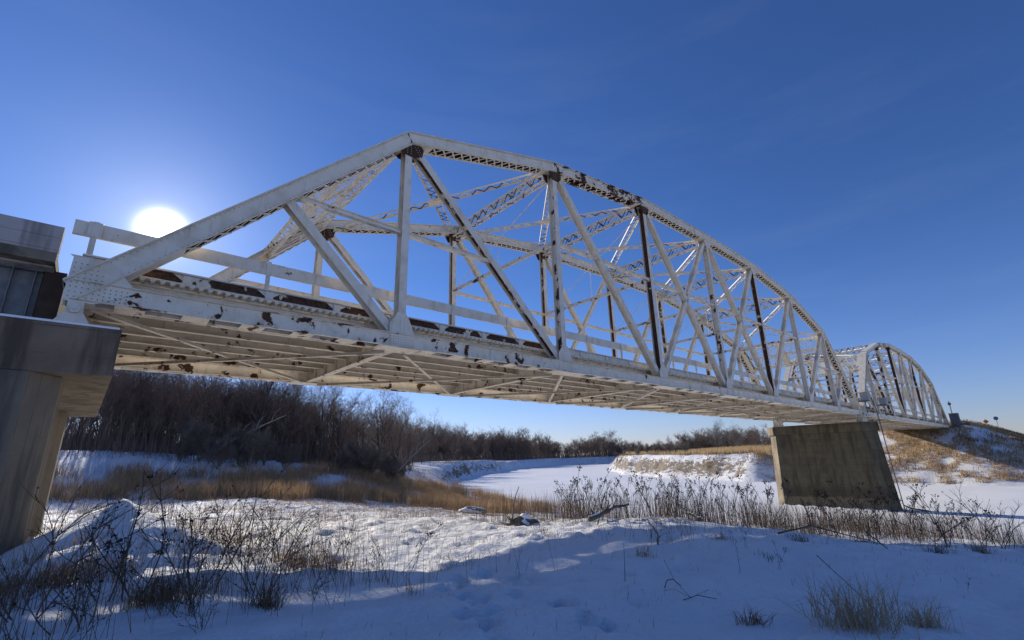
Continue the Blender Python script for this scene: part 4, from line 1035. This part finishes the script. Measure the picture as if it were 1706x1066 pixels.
# ---------------------------------------------------------------- driftwood, sticks, rocks
def stick(pts, r0, r1, label, name='fallen_branch', mat=M_LOG, cat='branch', twigs=0, seed=0, n=7, snow=False):
    r = random.Random(seed); P = []
    for (x, y, dz) in pts: P.append(Vector((x, y, gz(x, y) + dz)))
    o0 = P[0].copy(); P = [p - o0 for p in P]; Q = []
    for i in range(len(P) - 1):
        for k in range(4): q = P[i].lerp(P[i + 1], k / 4); Q.append(q + Vector((r.gauss(0, r0 * .35), r.gauss(0, r0 * .35), r.gauss(0, r0 * .25))))
    Q.append(P[-1]); m = len(Q); b = MB(); rad = [r0 + (r1 - r0) * i / (m - 1) for i in range(m)]
    b.tube(Q, rad, n)
    for k in range(twigs):
        i = r.randint(1, m - 2); a = r.uniform(0, 6.28); L = r.uniform(.15, .5)
        b.tube([Q[i], Q[i] + Vector((math.cos(a) * L * .6, math.sin(a) * L * .6, r.uniform(.05, .5) * L)), Q[i] + Vector((math.cos(a) * L, math.sin(a) * L, r.uniform(.1, 1.0) * L))], [rad[i] * .5, rad[i] * .35, .003], 4)
    root = b
    o = b.build(name, [mat], None, True); o.location = o0; tag(o, label, cat)
    if snow:
        c = MB(); c.tube([q + Vector((0, 0, rad[i] * .5)) for i, q in enumerate(Q)], [x * .6 for x in rad], 7); c.build('snow_cap', [M_CAP], o, True)
    return o
stick([(12.2, -2.9, .15), (13.6, -2.5, .25), (15.0, -2.3, .5)], .085, .035, 'long snow-topped driftwood log left of the crest weeds', 'driftwood_log', cat='log', twigs=5, seed=1, snow=True)
stick([(16.6, -4.0, .1), (17.2, -3.4, .25), (17.8, -3.0, .45)], .065, .04, 'short tilted driftwood log ending in the snow hump', 'driftwood_log', cat='log', twigs=3, seed=2, snow=True)
stick([(10.8, -1.0, .05), (11.6, -.2, .6), (12.6, .6, 1.2)], .03, .012, 'thin leaning branch right of the driftwood stump', seed=3, twigs=2)
stick([(15.0, -7.0, .1), (16.6, -7.3, .3), (17.8, -7.9, .15), (18.6, -8.5, .05)], .024, .008, 'long crooked dark branch lying at centre right', seed=4, twigs=9)
stick([(15.4, -8.9, .35), (15.2, -9.3, .05)], .017, .012, 'straight dark stick leaning out of the snow at right', seed=5)
stick([(20.5, -6.0, .05), (21.5, -5.7, .6), (22.6, -5.2, 1.3)], .032, .012, 'slanting dead branch in the weeds before the pier', seed=6, twigs=5)
stick([(7.75, -10.2, .62), (8.0, -10.75, -.03)], .005, .004, 'thin leaning stalk at lower right', 'dead_stalk', cat='stalk', seed=7)
stick([(7.3, -7.6, -.03), (7.55, -7.45, .5)], .006, .003, 'thin upright stalk alone in the shaded snow', 'dead_stalk', cat='stalk', seed=8)
stick([(7.35, -8.25, .0), (7.4, -8.27, .10), (7.48, -8.32, .11), (7.58, -8.38, .0)], .007, .005, 'small dark hooped twig in the shaded snow', 'bent_twig', cat='twig', seed=9)
stick([(6.9, -8.8, .01), (7.1, -8.9, .05), (7.3, -9.05, .02)], .006, .004, 'forked twig lying in the shaded snow at centre', 'bent_twig', cat='twig', seed=10, twigs=3)
stick([(10.5, -6.2, .02), (11.6, -5.5, .15), (12.0, -5.0, .3)], .022, .010, 'dark branch sticking out of the shade edge at centre', seed=13, twigs=3)
def blob(seed, r, sq=(1, 1, .6), jag=.25, res=(14, 9)):
    rg = random.Random(seed); b = MB(); nu, nv_ = res
    for j in range(nv_ + 1):
        th = math.pi * j / nv_
        for i in range(nu):
            ph = 2 * math.pi * i / nu; q = Vector((math.sin(th) * math.cos(ph), math.sin(th) * math.sin(ph), math.cos(th)))
            k = 1 + jag * (math.sin(q.x * 3.1 + seed) * math.cos(q.y * 2.7 + seed * 2) + .5 * math.sin(q.z * 5 + q.x * 4 + seed)) + rg.gauss(0, jag * .12)
            b.v.append((q.x * r * sq[0] * k, q.y * r * sq[1] * k, q.z * r * sq[2] * k))
    for j in range(nv_):
        for i in range(nu): a = j * nu + i; c = j * nu + (i + 1) % nu; b.f.append((a, a + nu, c + nu, c)); b.m.append(0)
    return b
def rock(x, y, r, seed, label, snow=True):
    t = empty('snowy_rock', (x, y, gz(x, y))); tag(t, label, 'rock'); blob(seed, r, (1.2, .9, .55), .3).build('stone', [M_ROCK], t)
    if snow: o = blob(seed, r * .93, (1.2, .9, .35), .3).build('snow_cap', [M_CAP], t, True); o.location = (0, .03, r * .27)
rock(19.5, 12.6, .75, 3, 'snow-capped dark rock at the tip of the left bank')
for k, (x, y, r, w_) in enumerate(((19.8, 8.4, .33, 'leftmost'), (20.5, 8.0, .3, 'second from the left'), (21.1, 7.5, .34, 'middle'), (21.8, 7.0, .28, 'second from the right'), (22.4, 6.4, .3, 'rightmost'))):
    rock(x, y, r, 20 + k, 'snow-dusted rubble stone behind the stump, %s of the row' % w_)
st = empty('driftwood_stump', (11.2, -.9, gz(11.2, -.9) - .05)); st.scale = (.68, .68, .68); tag(st, 'snow-covered driftwood stump with torn roots beside the sunlit snow', 'stump')
b = MB(); b.tube([(-.25, .1, .05), (.1, 0, .22), (.55, -.15, .2), (.9, -.3, .05)], [.30, .28, .22, .15], 9); b.build('stump_body', [M_LOG], st, True)
b = MB(); rg = random.Random(77)
for k in range(14):
    a = rg.uniform(-.2, 3.4); L = rg.uniform(.25, .55); d = Vector((-.75, math.cos(a) * .7, math.sin(a) * .8)); q = Vector((-.2, .1, .1)); b.tube([q, q + d * L * .5, q + d * L + Vector((0, rg.gauss(0, .1), rg.gauss(0, .1)))], [.06, .035, .01], 5)
b.build('root', [M_LOG], st, True)
o = blob(5, .5, (1.0, .5, .40), .45).build('snow_cap', [M_CAP], st, True); o.location = (.35, -.08, .30)
